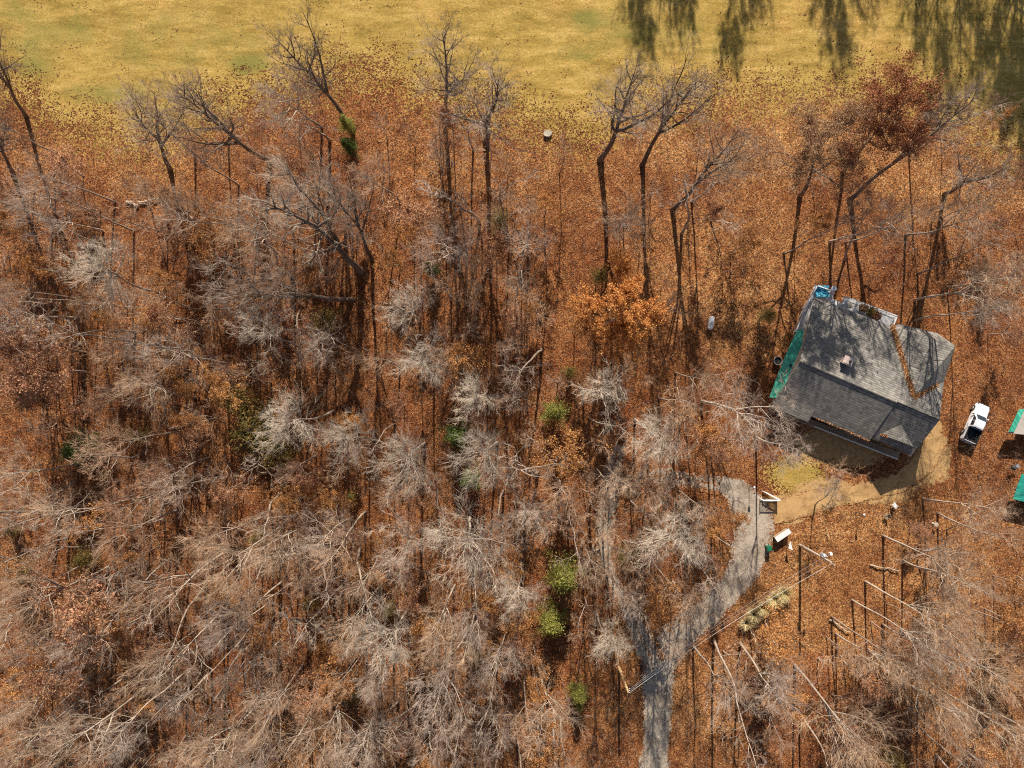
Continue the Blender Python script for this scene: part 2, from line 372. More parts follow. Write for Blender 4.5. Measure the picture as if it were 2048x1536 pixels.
def road(name, line, mat, z, seed):
    r = random.Random(seed); b = MB(); edge = []
    pts = []
    for (x0, y0, w0), (x1, y1, w1) in zip(line, line[1:]):
        n = max(2, int(math.hypot(x1-x0, y1-y0)/5))
        for i in range(n):
            t = i/n; pts.append((x0+(x1-x0)*t, y0+(y1-y0)*t, w0+(w1-w0)*t))
    pts.append(line[-1])
    # smooth
    for _ in range(10):
        pts = [pts[0]]+[tuple((pts[i-1][k]+pts[i][k]*2+pts[i+1][k])/4 for k in range(3)) for i in range(1, len(pts)-1)]+[pts[-1]]
    rows = []; ja = jb = 0
    for i, (x, y, w_) in enumerate(pts):
        x0, y0, _ = pts[max(i-1, 0)]; x1, y1, _ = pts[min(i+1, len(pts)-1)]
        d = math.hypot(x1-x0, y1-y0) or 1; nx_, ny_ = -(y1-y0)/d, (x1-x0)/d
        ja = ja*.7+r.gauss(0, 1.3); jb = jb*.7+r.gauss(0, 1.3)
        row = []
        for k, u in enumerate((-1, -.75, -.35, 0, .35, .75, 1)):
            off = u*(w_/2)+(ja if u == -1 else jb if u == 1 else 0)
            X_ = P(x+nx_*off, y+ny_*off); row.append((X_.x, X_.y, z)); edge.append((.80, .40, .0, .24, .0, .40, .80)[k])
        rows.append(row)
    n = 7
    b.v = [v for row in rows for v in row]
    b.f = [(i*n+k, i*n+k+1, (i+1)*n+k+1, (i+1)*n+k) for i in range(len(rows)-1) for k in range(n-1)]; b.m = [0]*len(b.f)
    o = b.build(name, mat); o['kind'] = 'structure'
    at = o.data.attributes.new('edge', 'FLOAT', 'POINT'); at.data.foreach_set('value', np.array(edge, dtype=np.float32))
    return o
ROAD1 = [(1310, 1640, 64), (1310, 1530, 62), (1314, 1460, 58), (1316, 1400, 60), (1316, 1350, 66), (1322, 1305, 88), (1365, 1262, 62), (1419, 1223, 60), (1465, 1173, 58), (1494, 1132, 62), (1502, 1086, 80), (1510, 1037, 82), (1489, 1003, 68), (1470, 978, 52), (1440, 966, 34)]
ROAD2 = [(1308, 1330, 50), (1280, 1268, 56), (1248, 1210, 20), (1214, 1130, 30), (1206, 1060, 44), (1216, 1000, 50), (1228, 930, 44), (1240, 890, 30)]
ROAD3 = [(1214, 985, 30), (1260, 960, 36), (1325, 950, 52), (1380, 962, 34), (1440, 968, 44)]
PATH = [(1530, 1040, 34), (1575, 1018, 52), (1640, 998, 44), (1720, 985, 36), (1800, 968, 40), (1848, 925, 50), (1880, 868, 40)]
road('gravel_road', ROAD1, GRAVEL, .014, 3); road('gravel_track', ROAD2, TRACK, .022, 4); road('leafy_track', ROAD3, TRACK2, .018, 8)
road('dirt_path', PATH, DIRT, .010, 5)
HOUSE_POLY = [(1530, 560), (1700, 560), (1930, 640), (1915, 760), (1900, 830), (1860, 930), (1720, 930), (1520, 850), (1500, 780)]
def near_line(x, y, line, m=0):
    for (x0, y0, w0), (x1, y1, w1) in zip(line, line[1:]):
        t = max(0, min(1, ((x-x0)*(x1-x0)+(y-y0)*(y1-y0))/((x1-x0)**2+(y1-y0)**2)))
        if math.hypot(x-x0-(x1-x0)*t, y-y0-(y1-y0)*t) < (w0+(w1-w0)*t)/2+m: return True
    return False

# fallen leaves: a mass of small leaf faces lying on the ground
def fallen():
    r = random.Random(11); b = MB(); n = 0
    while n < 260000:
        x, y = r.uniform(-60, 2108), r.uniform(-10, 1590)
        d = (y-edge_y(x))/120
        pr = max(.008, min(1, .12+d*.8))
        if near_line(x, y, ROAD1, -8) or near_line(x, y, ROAD2, -8): pr *= .06
        if near_line(x, y, PATH, 0): pr *= .08
        if max(ell(x, y, q) for q in YARD) > .2: pr *= .25
        if ell(x, y, LAWN) > .2: pr *= .3
        if r.random() > pr: continue
        p = P(x, y, 0); p.z = gz(p.x, p.y)-.10+r.uniform(.03, .10)
        b.leaf(p, r.uniform(.035, .085), r, flat=1.6); n += 1
    tag(b.build('fallen_leaves', LITTER), kind='stuff', label='orange and brown dead leaves carpeting the woodland floor', cat='leaves')
fallen()

# ---------------------------------------------------------------- trees
def branch(r, p, d, length, n, curl, up):
    pts = [p.copy()]; d = d.normalized(); st = length/n
    for i in range(n):
        d = (d+Vector((r.gauss(0, curl), r.gauss(0, curl), r.gauss(0, curl)+up))).normalized()
        p = p+d*st; pts.append(p.copy())
    return pts
def side(r, d, lo, hi):
    o = d.orthogonal().normalized(); o.rotate(Quaternion(d, r.uniform(0, 2*math.pi)))
    a = R(r.uniform(lo, hi)); return (d*math.cos(a)+o*math.sin(a)).normalized()
def lerp_path(pts, t):
    f = t*(len(pts)-1); i = min(int(f), len(pts)-2); return pts[i].lerp(pts[i+1], f-i), (pts[i+1]-pts[i]).normalized()

def tree_meshes(seed, H=22, CR=4.0, cb=.55, tr=.22, nl=11, nb=6, ntw=6, nf=4, wob=.05, fork=False, leaves=0, leafsize=.09, barks=(None, None), leafmat=None, elev=(20, 55), up=.10):
    r = random.Random(seed); T = MB(); C = MB()
    stems = []
    main = branch(r, Vector((0, 0, -.4)), Vector((0, 0, 1)), H+.4, 12, wob, .16)
    stems.append((main, tr, cb))
    if fork:
        p, d = lerp_path(main, cb*.92)
        for _ in range(r.choice((1, 2))):
            stems.append((branch(r, p, side(r, d, 18, 34), H*(1-cb*.92)*.95, 8, .07, .1), tr*.62, .05))
    tips = []
    for si, (st, r0, c0) in enumerate(stems):
        n = len(st); T.tube(st, [max(.025, r0*(1-.88*(i/(n-1))**.9))*(1.25 if i == 0 and si == 0 else 1) for i in range(n)], 7)
        az = r.uniform(0, 6.28); k = nl if si == 0 else nl//2+1
        for i in range(k):
            t = c0+(1-c0)*((i+r.random())/k)**.9*.97; t = min(t, .985)
            p, d = lerp_path(st, t); az += 2.4+r.uniform(-.5, .5)
            rel = (t-c0)/(1-c0); Ln = CR*(1.25-.75*rel)*r.uniform(.65, 1.2)
            e = R(r.uniform(*elev)+rel*18); dd = Vector((math.cos(az)*math.cos(e), math.sin(az)*math.cos(e), math.sin(e)))
            lr = max(.02, r0*.46*(1-.62*rel)*r.uniform(.75, 1.1))
            lp = branch(r, p, dd, Ln, 6, .13, up)
            T.tube(lp, [lr*(1-.8*j/6) for j in range(7)], 5, tip=False, cap=False)
            for j in range(nb):
                tt = r.uniform(.18, 1.0) if j else 1.0
                q, qd = lerp_path(lp, min(tt, .999)); bl = Ln*(.68-.25*tt)*r.uniform(.6, 1.25)
                bp = branch(r, q, side(r, qd, 18, 55), bl, 4, .11, up*.6)
                br_ = max(.012, lr*(1-.7*tt)*.45)
                C.tube(bp, [br_*(1-.7*u/4) for u in range(5)], 3, cap=False)
                for _ in range(ntw):
                    q2, d2 = lerp_path(bp, r.uniform(.15, .999)); tl = bl*r.uniform(.3, .65)
                    tp = branch(r, q2, side(r, d2, 15, 55), tl, 2, .10, up*.4)
                    C.tube(tp, [.012, .009, .005], 3, cap=False, tip=True); tips.append(tp)
                    for _ in range(nf):
                        q3, d3 = lerp_path(tp, r.uniform(.1, .999))
                        fp = [q3, q3+side(r, d3, 15, 50)*tl*r.uniform(.35, .8)]
                        C.tube(fp, [.0075, .0], 3, cap=False, tip=True); tips.append(fp)
    for _ in range(leaves):
        tp = r.choice(tips); q, _d = lerp_path(tp, r.random())
        C.leaf(q+Vector((r.gauss(0, .17), r.gauss(0, .17), r.gauss(0, .17))), leafsize*r.uniform(.6, 1.3), r, 1)
    tm = T.mesh('trunk', [barks[0]]); tm.polygons.foreach_set('use_smooth', [True]*len(tm.polygons))
    cm = C.mesh('crown', [barks[1]]+([leafmat] if leafmat else []))
    return tm, cm, CR, H

V = {}   # kind -> list of mesh pairs
def variants(kind, n, **kw):
    V[kind] = [tree_meshes(hash_(kind)+i*17, **kw) for i in range(n)]
def hash_(s): return sum(ord(c)*(i+3) for i, c in enumerate(s))
variants('pale', 5, CR=4.1, cb=.62, nl=12, nb=7, ntw=6, nf=4, fork=True, tr=.19, barks=(BARK_PALE, TWIG), wob=.05)
variants('silver', 4, CR=4.2, cb=.68, nl=13, nb=8, ntw=7, nf=4, fork=True, tr=.20, barks=(BARK_PALE, SILVER), elev=(5, 50), wob=.04)
variants('big', 3, CR=6.2, cb=.55, nl=11, nb=7, ntw=6, nf=3, fork=True, tr=.21, barks=(BARK_PALE, TWIG_WARM), wob=.04)
variants('veteran', 1, H=25, CR=5.4, cb=.42, nl=13, nb=8, ntw=7, nf=4, fork=True, tr=.52, barks=(BARK_DARK, BARK_PALE), wob=.07)
variants('spider', 3, CR=4.6, cb=.7, nl=9, nb=6, ntw=6, nf=4, fork=True, tr=.21, barks=(BARK_PALE, TWIG), elev=(10, 40), wob=.07)
variants('grey', 6, CR=4.0, cb=.56, nl=12, nb=6, ntw=6, nf=4, fork=True, tr=.18, barks=(BARK_PALE, TWIG_WARM))
variants('dark', 4, CR=4.8, cb=.45, nl=12, nb=7, ntw=7, nf=4, fork=True, tr=.40, barks=(BARK_DARK, BARK_GREY), wob=.055)
variants('brown', 3, CR=3.8, cb=.45, nl=12, nb=6, ntw=7, nf=4, tr=.17, barks=(BARK_GREY, BARK_RED))
variants('slim', 4, CR=2.0, cb=.6, nl=8, nb=4, ntw=4, nf=3, tr=.12, barks=(BARK_GREY, BARK_GREY))
variants('orange', 2, H=16, CR=6.8, cb=.35, nl=14, nb=6, ntw=4, nf=2, tr=.18, barks=(BARK_GREY, BARK_RED), leaves=30000, leafsize=.105, leafmat=LEAF_GOLD)
variants('russet', 2, H=20, CR=7.0, cb=.5, nl=14, nb=7, ntw=5, nf=2, tr=.26, barks=(BARK_DARK, BARK_RED), leaves=22000, leafsize=.10, leafmat=LEAF_RUST)
variants('tawny', 2, H=20, CR=6.6, cb=.45, nl=15, nb=7, ntw=6, nf=3, tr=.28, barks=(BARK_DARK, BARK_RED), leaves=28000, leafsize=.075, leafmat=LEAF_BROWN)
variants('sapling', 4, H=8, CR=1.7, cb=.25, nl=10, nb=5, ntw=6, nf=4, tr=.06, barks=(BARK_GREY, BARK_RED), wob=.09)
variants('pinkleaf', 3, H=11, CR=2.8, cb=.35, nl=12, nb=5, ntw=4, nf=2, tr=.10, barks=(BARK_GREY, BARK_RED), leaves=3400, leafsize=.09, leafmat=LEAF_PINK)
variants('orangeleaf', 3, H=9, CR=2.4, cb=.3, nl=11, nb=5, ntw=4, nf=2, tr=.09, barks=(BARK_GREY, BARK_RED), leaves=2800, leafsize=.085, leafmat=LEAF_ORANGE)

def evergreen_meshes(seed, H, CR, leafmat, n=9000, ls=.10, cone=.6):
    r = random.Random(seed); T = MB(); C = MB()
    T.tube(branch(r, Vector((0, 0, -.3)), Vector((0, 0, 1)), H*.97, 6, .03, .2), [.12*(1-.13*i) for i in range(7)], 6)
    cl = []
    nb = 60
    for i in range(nb):
        t = (i+.5)/nb; z = H*(.12+.88*t); rad = CR*(1-t)**cone*r.uniform(.4, 1.3); az = i*2.4+r.uniform(-.5, .5)
        p0 = Vector((0, 0, z*.96)); p1 = Vector((math.cos(az)*rad, math.sin(az)*rad, z+rad*.25))
        C.tube([p0, p0.lerp(p1, .5), p1], [.03, .02, .0], 3, tip=True)
        cl.append((p0, p1))
    for _ in range(n):
        p0, p1 = r.choice(cl); u = r.random()**.55
        q = p0.lerp(p1, u)+Vector((r.gauss(0, CR*.12), r.gauss(0, CR*.12), r.gauss(0, CR*.12)))
        C.leaf(q, ls*r.uniform(.6, 1.4), r, 1, .8)
    tm = T.mesh('trunk', [BARK_DARK]); cm = C.mesh('crown', [BARK_DARK, leafmat])
    return tm, cm, CR, H
V['limegreen'] = [evergreen_meshes(5, 8, 1.8, LEAF_LIME, 5500, .08), evergreen_meshes(6, 8, 1.8, LEAF_LIME, 5000, .08)]
V['darkgreen'] = [evergreen_meshes(7, 8, 1.8, LEAF_GREEN, 5500, .08), evergreen_meshes(8, 8, 1.8, LEAF_GREEN, 5000, .09)]
V['olive'] = [evergreen_meshes(9, 4, 2.2, LEAF_OLIVE, 2600, .09, .25), evergreen_meshes(10, 4, 2.2, LEAF_OLIVE, 2200, .09, .25)]

trees = []   # records for labelling
def plant(cx, cy, rpx, h, kind, base=None, lean=0, leandir=0, name=None, label=None, top_frac=.8, rz=None):
    if kind in ('pale', 'spider', 'grey') and rpx >= 80: kind = 'big'
    r = rng; vi = r.randrange(len(V[kind])); tm, cm, CR, H = V[kind][vi]
    k = 1-top_frac*h/CH
    if base: bx, by = base
    else: bx, by = 1024+(cx-1024)*k, 768+(cy-768)*k
    rad = rpx*(CH-top_frac*h)/FPX
    p = P(bx, by); p.z = gz(p.x, p.y)-.1
    root = empty(name or KNAME[kind], p)
    # lean so that the crown centre lands on its pixel
    if base:
        tgt = P(cx, cy, top_frac*h); dx, dy = tgt.x-p.x, tgt.y-p.y
        ax = Vector((-dy, dx, 0)); an = math.atan2(math.hypot(dx, dy), top_frac*h); an = min(an, R(26))
        q = Quaternion(ax.normalized(), an) if ax.length > 1e-4 else Quaternion()
    else:
        ld = r.uniform(0, 6.28); q = Quaternion(Vector((math.cos(ld), math.sin(ld), 0)), R(abs(r.gauss(0, 2.2))))
    q = q @ Quaternion(Vector((0, 0, 1)), r.uniform(0, 6.28) if rz is None else rz)
    root.rotation_mode = 'QUATERNION'; root.rotation_quaternion = q
    s = rad/CR; root.scale = (s, s, h/H)
    for nm, m_ in (('trunk', tm), ('crown', cm)):
        o = bpy.data.objects.new(nm, m_); COL.objects.link(o); o.parent = root
    trees.append(dict(o=root, x=cx, y=cy, kind=kind, label=label, h=h, r=rpx, bx=bx, by=by))
    return root
KNAME = dict(silver='bare_tree', veteran='bare_tree', big='bare_tree', pale='bare_tree', spider='bare_tree', grey='bare_tree', dark='bare_tree', brown='bare_tree', slim='bare_tree',
             orange='orange_tree', russet='russet_tree', tawny='tawny_tree', sapling='sapling', pinkleaf='young_tree', orangeleaf='young_tree',
             limegreen='evergreen_tree', darkgreen='evergreen_tree', olive='evergreen_shrub')
KEY = [(1205,1040,62,17,'brown',None,None),(1232,1120,56,16,'brown',None,None),(1290,1120,50,14,'brown',None,None),(1215,960,50,15,'brown',None,None),(1238,1190,52,14,'brown',None,None),(1185,1130,50,16,'grey',None,None),(1330,985,55,15,'brown',None,None),(1400,1010,50,14,'brown',None,None),(1290,1030,45,13,'grey',None,None),
 # crown centre, crown radius px, height m, kind, (base) , label
 (622,120,72,24,'dark',(706,258),'tall dark forked tree leaning over the green bush at the fairway edge'),
 (400,215,78,22,'dark',(540,322),'dark trunked bare tree with a long straight shadow, left of the green bush'),
 (880,110,75,25,'dark',(888,235),'tallest bare tree reaching furthest up onto the fairway'),
 (985,185,84,23,'dark',(972,285),'wide fan-shaped bare tree above the pale stone slab'),
 (925,190,40,22,'slim',(947,300),'narrow bare tree just left of the wide fan-shaped one'),
 (1245,205,92,23,'dark',(1200,320),'crooked bare tree with heavy spreading limbs right of the stone slab'),
 (1375,205,75,23,'dark',(1285,330),'dark bare tree with dense upward spray beside the crooked tree'),
 (1125,290,36,12,'sapling',(1118,345),'small thin bare tree just below the stone slab'),
 (1040,330,34,12,'slim',(1000,390),'small forked bare tree left of the stone slab'),
 (1430,300,70,20,'dark',(1345,420),'grey bare tree in front of the dark dense spray tree'),
 (1650,290,125,19,'tawny',(1600,392),'broad tawny tree with brown leaf haze above the house'),
 (1788,262,125,20,'russet',(1685,345),'deep red-brown leafed oak at the fairway edge above the house'),
 (1925,230,78,22,'dark',(1700,400),'bare tree with long sweeping limbs right of the russet oak'),
 (1990,340,66,21,'dark',(1890,388),'angular bare tree at the right edge under the fairway'),
 (1960,430,70,20,'grey',(1812,470),'low sweeping bare tree above the deck end of the house'),
 (40,80,60,22,'dark',(52,232),'dark crooked tree at the upper left corner of the woods'),
 (-20,240,60,20,'dark',(25,345),'dark bent trunk entering from the left edge'),
 (290,255,70,17,'dark',(340,340),None),(120,420,58,17,'spider',(205,462),'white limbed bare tree in the upper left woods'),
 (60,440,50,18,'pale',None,None),(110,350,60,16,'brown',None,None),(240,545,72,18,'silver',(315,585),None),
 (470,460,85,18,'pale',None,None),(350,430,60,14,'grey',None,None),
 (610,470,105,25,'veteran',(722,545),'huge oak whose long trunk shadow runs down the left woods'),
 (500,575,75,22,'dark',(704,600),'second dark trunk whose limbs reach left beside the huge oak'),(690,420,60,24,'dark',(744,520),'straight dark trunk right of the huge oak'),(520,660,62,18,'silver',(600,695),None),
 (610,830,66,17,'silver',None,'round dense silver crowned tree left of the centre'),(700,895,58,16,'silver',None,None),(822,905,70,17,'silver',None,'radiating pale crown at the centre of the woods'),
 (990,905,68,18,'silver',None,None),(842,742,58,18,'silver',None,None),(968,782,50,17,'silver',None,None),(812,625,50,16,'silver',None,None),
 (1190,785,60,18,'silver',None,None),(1312,850,60,18,'silver',None,None),(1468,808,74,18,'pale',None,'big pale bare crown touching the lower left of the house'),
 (1578,888,58,15,'pale',None,'pale bare crown overhanging the front yard of the house'),(925,1075,88,20,'silver',None,None),(1345,1105,78,19,'silver',None,'pale bare crown inside the loop of the gravel road'),
 (1245,965,50,17,'grey',None,None),(1425,1160,42,16,'pale',None,'bare crown overhanging the inner bend of the gravel road'),(1390,1215,45,15,'grey',None,None),
 (1218,1290,45,15,'silver',None,'white spidery tree next to the tan utility pole'),(1255,1205,50,15,'pale',None,None),(1045,1180,52,17,'silver',None,None),(890,1240,56,18,'grey',None,None),
 (780,1295,72,19,'silver',None,None),(1020,1310,50,18,'pale',None,None),(1130,985,58,14,'brown',None,None),(655,1450,88,20,'pale',None,None),
 (560,1090,84,19,'pale',None,None),(350,1165,100,20,'pale',None,None),(470,1110,85,20,'pale',None,None),(250,1060,70,17,'brown',None,None),
 (170,930,72,16,'brown',None,None),(355,720,66,18,'spider',None,None),(290,800,62,17,'grey',None,None),(100,1060,66,17,'grey',None,None),(60,1205,90,20,'pale',None,None),
 (340,1300,80,19,'pale',None,None),(60,1400,80,21,'pale',None,None),(170,1475,84,21,'pale',None,None),(530,1430,80,19,'pale',None,None),(430,1500,70,19,'grey',None,None),
 (1085,1430,58,18,'grey',None,None),(870,1480,60,19,'spider',None,None),(1440,1370,62,16,'spider',None,None),(1560,1375,76,18,'pale',None,None),(1700,1440,105,20,'spider',None,'largest pale crown in the bottom right woods'),
 (1860,1235,80,19,'pale',None,None),(1885,1120,66,17,'grey',None,None),(1985,1330,80,20,'pale',None,None),(1940,1180,62,18,'grey',None,None),(1850,1410,80,19,'grey',None,None),
 (1990,1460,80,20,'pale',None,None),(1960,1030,55,15,'grey',None,None),(1642,958,34,9,'pale',(1630,1010),'small pale tree beside the dirt path'),(1985,560,72,19,'grey',(1830,600),None),(1960,620,55,17,'pale',None,None),
 (1690,420,62,17,'brown',(1690,520),'brown twigged tree casting feathery shadows above the deck'),(1708,937,34,5,'sapling',(1685,950),'brown twiggy sapling at the edge of the house shadow'),(1845,1060,26,4,'pinkleaf',None,'small reddish shrub right of the birdbath'),(1240,430,55,16,'grey',None,None),(1060,475,52,16,'pale',None,None),(905,500,60,16,'pale',None,None),(590,350,66,18,'grey',None,None),
 (1248,628,112,13,'orange',None,'golden orange leafed tree in the middle of the woods'),(1160,660,36,11,'orangeleaf',None,None),
 (820,430,60,13,'pinkleaf',None,None),(990,500,40,14,'pinkleaf',None,None),(60,740,75,14,'pinkleaf',None,None),(30,680,60,14,'pinkleaf',None,None),(150,1230,80,15,'pinkleaf',None,None),(120,1330,60,15,'pinkleaf',None,None),(90,1160,60,13,'pinkleaf',None,None),
 (680,1370,60,12,'orangeleaf',None,None),(1080,1500,50,12,'orangeleaf',None,None),(1570,1280,60,9,'orangeleaf',None,None),(1850,1330,70,9,'orangeleaf',None,None),(650,1010,30,8,'orangeleaf',None,None),(1130,920,60,9,'orangeleaf',None,None),(1400,880,50,9,'orangeleaf',None,None),
 (1107,826,32,7,'limegreen',None,'small bright lime green tree among bare ones'),
 (685,240,20,6,'limegreen',None,'upper green bush beside the leaning tree at the fairway edge'),(697,285,19,5,'darkgreen',None,'lower dark green bush beside the leaning tree at the fairway edge'),
 (1130,1160,46,8,'limegreen',None,'yellow-green evergreen left of the gravel track'),(1106,1255,38,7,'limegreen',None,'yellow-green evergreen just above a dark shaded hollow'),(1158,1395,24,5,'limegreen',None,'small green shrub left of the tan utility pole'),
 (1160,1415,14,4,'limegreen',None,'smallest yellow shrub left of the tan utility pole'),(910,875,32,7,'darkgreen',None,'dark green evergreen between two pale crowns'),(940,965,28,6,'darkgreen',None,'dark evergreen in shade below the pale crowns'),
 (140,900,40,7,'darkgreen',None,'green evergreen in the left woods'),(860,535,18,6,'darkgreen',None,'small green bush in the upper middle woods'),(500,860,62,4,'olive',None,'olive honeysuckle thicket left of the silver crown'),(545,900,45,4,'olive',None,'smaller olive thicket under the silver crown'),(470,800,40,4,'olive',None,'olive thicket above the honeysuckle'),
 (650,640,35,4,'olive',None,'dark thicket beside the huge oak shadow'),(1200,550,20,6,'olive',None,'olive bush above the golden orange tree'),(1140,745,20,4,'olive',None,'olive bush above the lime green tree'),(1050,1050,22,4,'olive',None,None),(700,995,12,3,'limegreen',None,None),
 (30,1150,34,4,'olive',None,None),(160,1120,30,4,'olive',None,None),(1540,630,20,5,'olive',None,None),(1865,1075,26,3,'sapling',None,None),
]
for c in KEY:
    cx, cy, rp, h, kind, base, lab = c
    plant(cx, cy, rp, h, kind, base, label=lab)
# trees just beyond the top of the photo: only their long shadows reach the fairway
for bx, by, h, rp, kind in ((1280, -365, 19, 70, 'tawny'), (1340, -345, 19, 70, 'dark'), (1375, -370, 18, 60, 'tawny'), (1475, -360, 20, 70, 'tawny'), (1515, -340, 19, 55, 'dark'), (1690, -340, 19, 80, 'tawny'), (1735, -370, 19, 70, 'dark'), (1660, -380, 18, 50, 'tawny'), (1600, -395, 19, 45, 'slim'), (1820, -330, 20, 75, 'dark'),
                         (1870, -300, 22, 95, 'tawny'), (1930, -310, 22, 80, 'dark'), (1985, -330, 23, 110, 'russet'), (2040, -300, 24, 120, 'russet'), (2020, -260, 23, 90, 'dark')):
    by -= 38; k = 1/(1-.8*h/CH)
    plant(1024+(bx-1024)*k, 768+(by-768)*k, rp, h, kind)
    trees[-1]['off'] = True

def ok_spot(bx, by, cx, cy, r, m=14):
    if by < edge_y(bx)+95 or bx < 5 or bx > 2043 or by > 1530: return False
    if near_line(bx, by, ROAD1, m) or near_line(bx, by, ROAD2, m) or near_line(bx, by, PATH, m): return False
    if inpoly(bx, by, HOUSE_POLY): return False
    if 1380 < cx+r and 1480 < cx < 1930+r and 560-r < cy < 930+r*.3: return False
    if 1480 < bx < 1780 and 900 < by < 1200: return False
    if any(math.hypot(cx-a, cy-b) < q+r*.75 for a, b, q in CLEAR): return False
    if 1880 < bx < 2048 and 780 < by < 1040: return False
    if 1370 < bx < 1640 and 1120 < by < 1260: return False
    if 1160 < bx < 1420 and 1270 < by < 1536: return False
    return True
CLEAR = [(722, 620, 12), (722, 680, 14), (722, 740, 14), (722, 800, 14)]+[(t['x'], t['y'], t['r']*(.35 if t['kind'] == 'silver' else .7 if t['kind'] in ('orange', 'russet') else 1)) for t in trees if t['kind'] in ('limegreen', 'darkgreen', 'orange', 'russet', 'silver')]+[(1095, 268, 20), (1422, 646, 25), (610, 830, 40), (822, 905, 45), (1570, 1075, 40), (1345, 1100, 40), (842, 742, 30), (500, 860, 50)]
def density(x, y):
    d = 1.0
    if x > 1100 and y < 820: d = .42
    if x > 1400 and y > 950: d = .5
    if y < 430: d *= .4
    if 900 < x < 1350 and 480 < y < 720: d *= .7
    return d
placed = [(t['bx'], t['by']) for t in trees]
def scatter(n, kinds, hmin, hmax, rmin, rmax, gap, seed, dens=density):
    r = random.Random(seed); got = 0; tries = 0
    while got < n and tries < 40000:
        tries += 1
        bx, by = r.uniform(5, 2043), r.uniform(200, 1530)
        if r.random() > dens(bx, by): continue
        h = r.uniform(hmin, hmax); k = 1/(1-.8*h/CH); cx, cy = 1024+(bx-1024)*k, 768+(by-768)*k; rp = r.uniform(rmin, rmax)
        if cx < -rp or cx > 2048+rp or cy > 1536+rp: continue
        if not ok_spot(bx, by, cx, cy, rp): continue
        if any((bx-a)**2+(by-b)**2 < gap*gap for a, b in placed): continue
        placed.append((bx, by)); plant(cx, cy, rp, h, r.choice(kinds)); got += 1
    print('scatter', got)
scatter(168, ['grey', 'brown', 'brown', 'brown', 'pale', 'slim', 'slim', 'slim', 'spider'], 12, 22, 36, 68, 28, 21)
scatter(120, ['pinkleaf', 'pinkleaf', 'orangeleaf', 'orangeleaf', 'orangeleaf'], 5, 12, 24, 50, 20, 22)
scatter(290, ['sapling'], 4, 11, 24, 52, 14, 23, lambda x, y: max(density(x, y), .85 if x > 1400 and y > 1050 else 0))
scatter(10, ['olive'], 2, 4, 14, 30, 24, 24)

def undergrowth():
    r = random.Random(77); b = MB(); n = 0
    while n < 11000:
        x, y = r.uniform(-20, 2068), r.uniform(150, 1560)
        if y < edge_y(x)+60+r.uniform(0, 60) or r.random() > density(x, y)*(.35+.65*abs(math.sin(x*.011+1)*math.cos(y*.013))): continue
        if near_line(x, y, ROAD1, 6) or near_line(x, y, ROAD2, 4) or near_line(x, y, PATH, 8) or inpoly(x, y, HOUSE_POLY) or max(ell(x, y, q) for q in YARD) > .05 or ell(x, y, LAWN) > 0: continue
        if 1480 < x < 1740 and 900 < y < 1230: continue
        p = P(x, y); p.z = -.02; n += 1; H_ = r.uniform(.5, 2.2)
        st = branch(r, p, Vector((r.gauss(0, .35), r.gauss(0, .35), 1)), H_, 2, .15, .05)
        b.tube(st, [.014, .010, .004], 3, cap=False, tip=True)
        for _ in range(7):
            q, d = lerp_path(st, r.uniform(.2, .99)); tw = q+side(r, d, 25, 65)*H_*r.uniform(.25, .6)
            b.tube([q, tw], [.009, 0], 3, cap=False, tip=True)
    tag(b.build('undergrowth', BARK_BRUSH), kind='stuff', label='thin brown twiggy brush growing between the trees')
undergrowth()

# ---------------------------------------------------------------- house
ZR, SL, SF = 5.9, .376, .47   # ridge height, fairway-side pitch, front pitch
u = Vector((math.cos(HA), math.sin(HA), 0)); nrm = Vector((-u.y, u.x, 0))    # nrm points to the fairway side
R0 = P(1600, 722, ZR)
def ray(px_, py_, side_):
    "hit of the view ray with the main roof slope (side_ +1 fairway slope, -1 front slope)"
    D = P(px_, py_, 0)-Vector((0, 0, CH))          # from camera to ground point
    # z = ZR - SL*side*(p-R0).nrm
    k_ = SL if side_ > 0 else SF
    o = Vector((0, 0, CH))-R0; a = D.z+k_*side_*D.dot(nrm); c = -(o.z+k_*side_*o.dot(nrm))
    t = c/a; return Vector((0, 0, CH))+D*t
house = empty('house', P(1720, 760, 0))
tag(house, 'large grey shingled house with green lean-to roof and white decks', 'house')
HM = Matrix.Translation(-house.location)
def hb(b, name, mat, parent=None, **kw):
    "build in world coordinates, then hang under the house"
    par = parent or house
    off = house.location
    b.v = [(x-off.x, y-off.y, z-off.z) for x, y, z in b.v]
    return b.build(name, mat, par, **kw)
def onr(s, d, z=None):  # s metres along ridge, d metres to the fairway side
    p = R0+u*s+nrm*d; p.z = ZR-(SL if d > 0 else SF)*abs(d) if z is None else z; return p
F_ = P(1884, 829, ZR); Lr = (F_-R0).dot(u)
G_ = P(1794, 803, ZR); Lg = (G_-R0).dot(u)
nw = ray(1630, 595, 1); A1 = ray(1785, 653, 1); Vv = ray(1828, 794, 1); Q_ = ray(1888, 762, 1)
ze = min(nw.z, A1.z)
r0 = R0.copy(); f0 = onr(Lr, 0)
roof = MB()
def slabt(b, pts, th=.22): b.slab(pts, th)
slabt(roof, [r0, nw, A1, Vv])
slabt(roof, [r0, Vv, onr(Lr, 0), ]) ; slabt(roof, [Vv, Q_, onr(Lr, 0)])
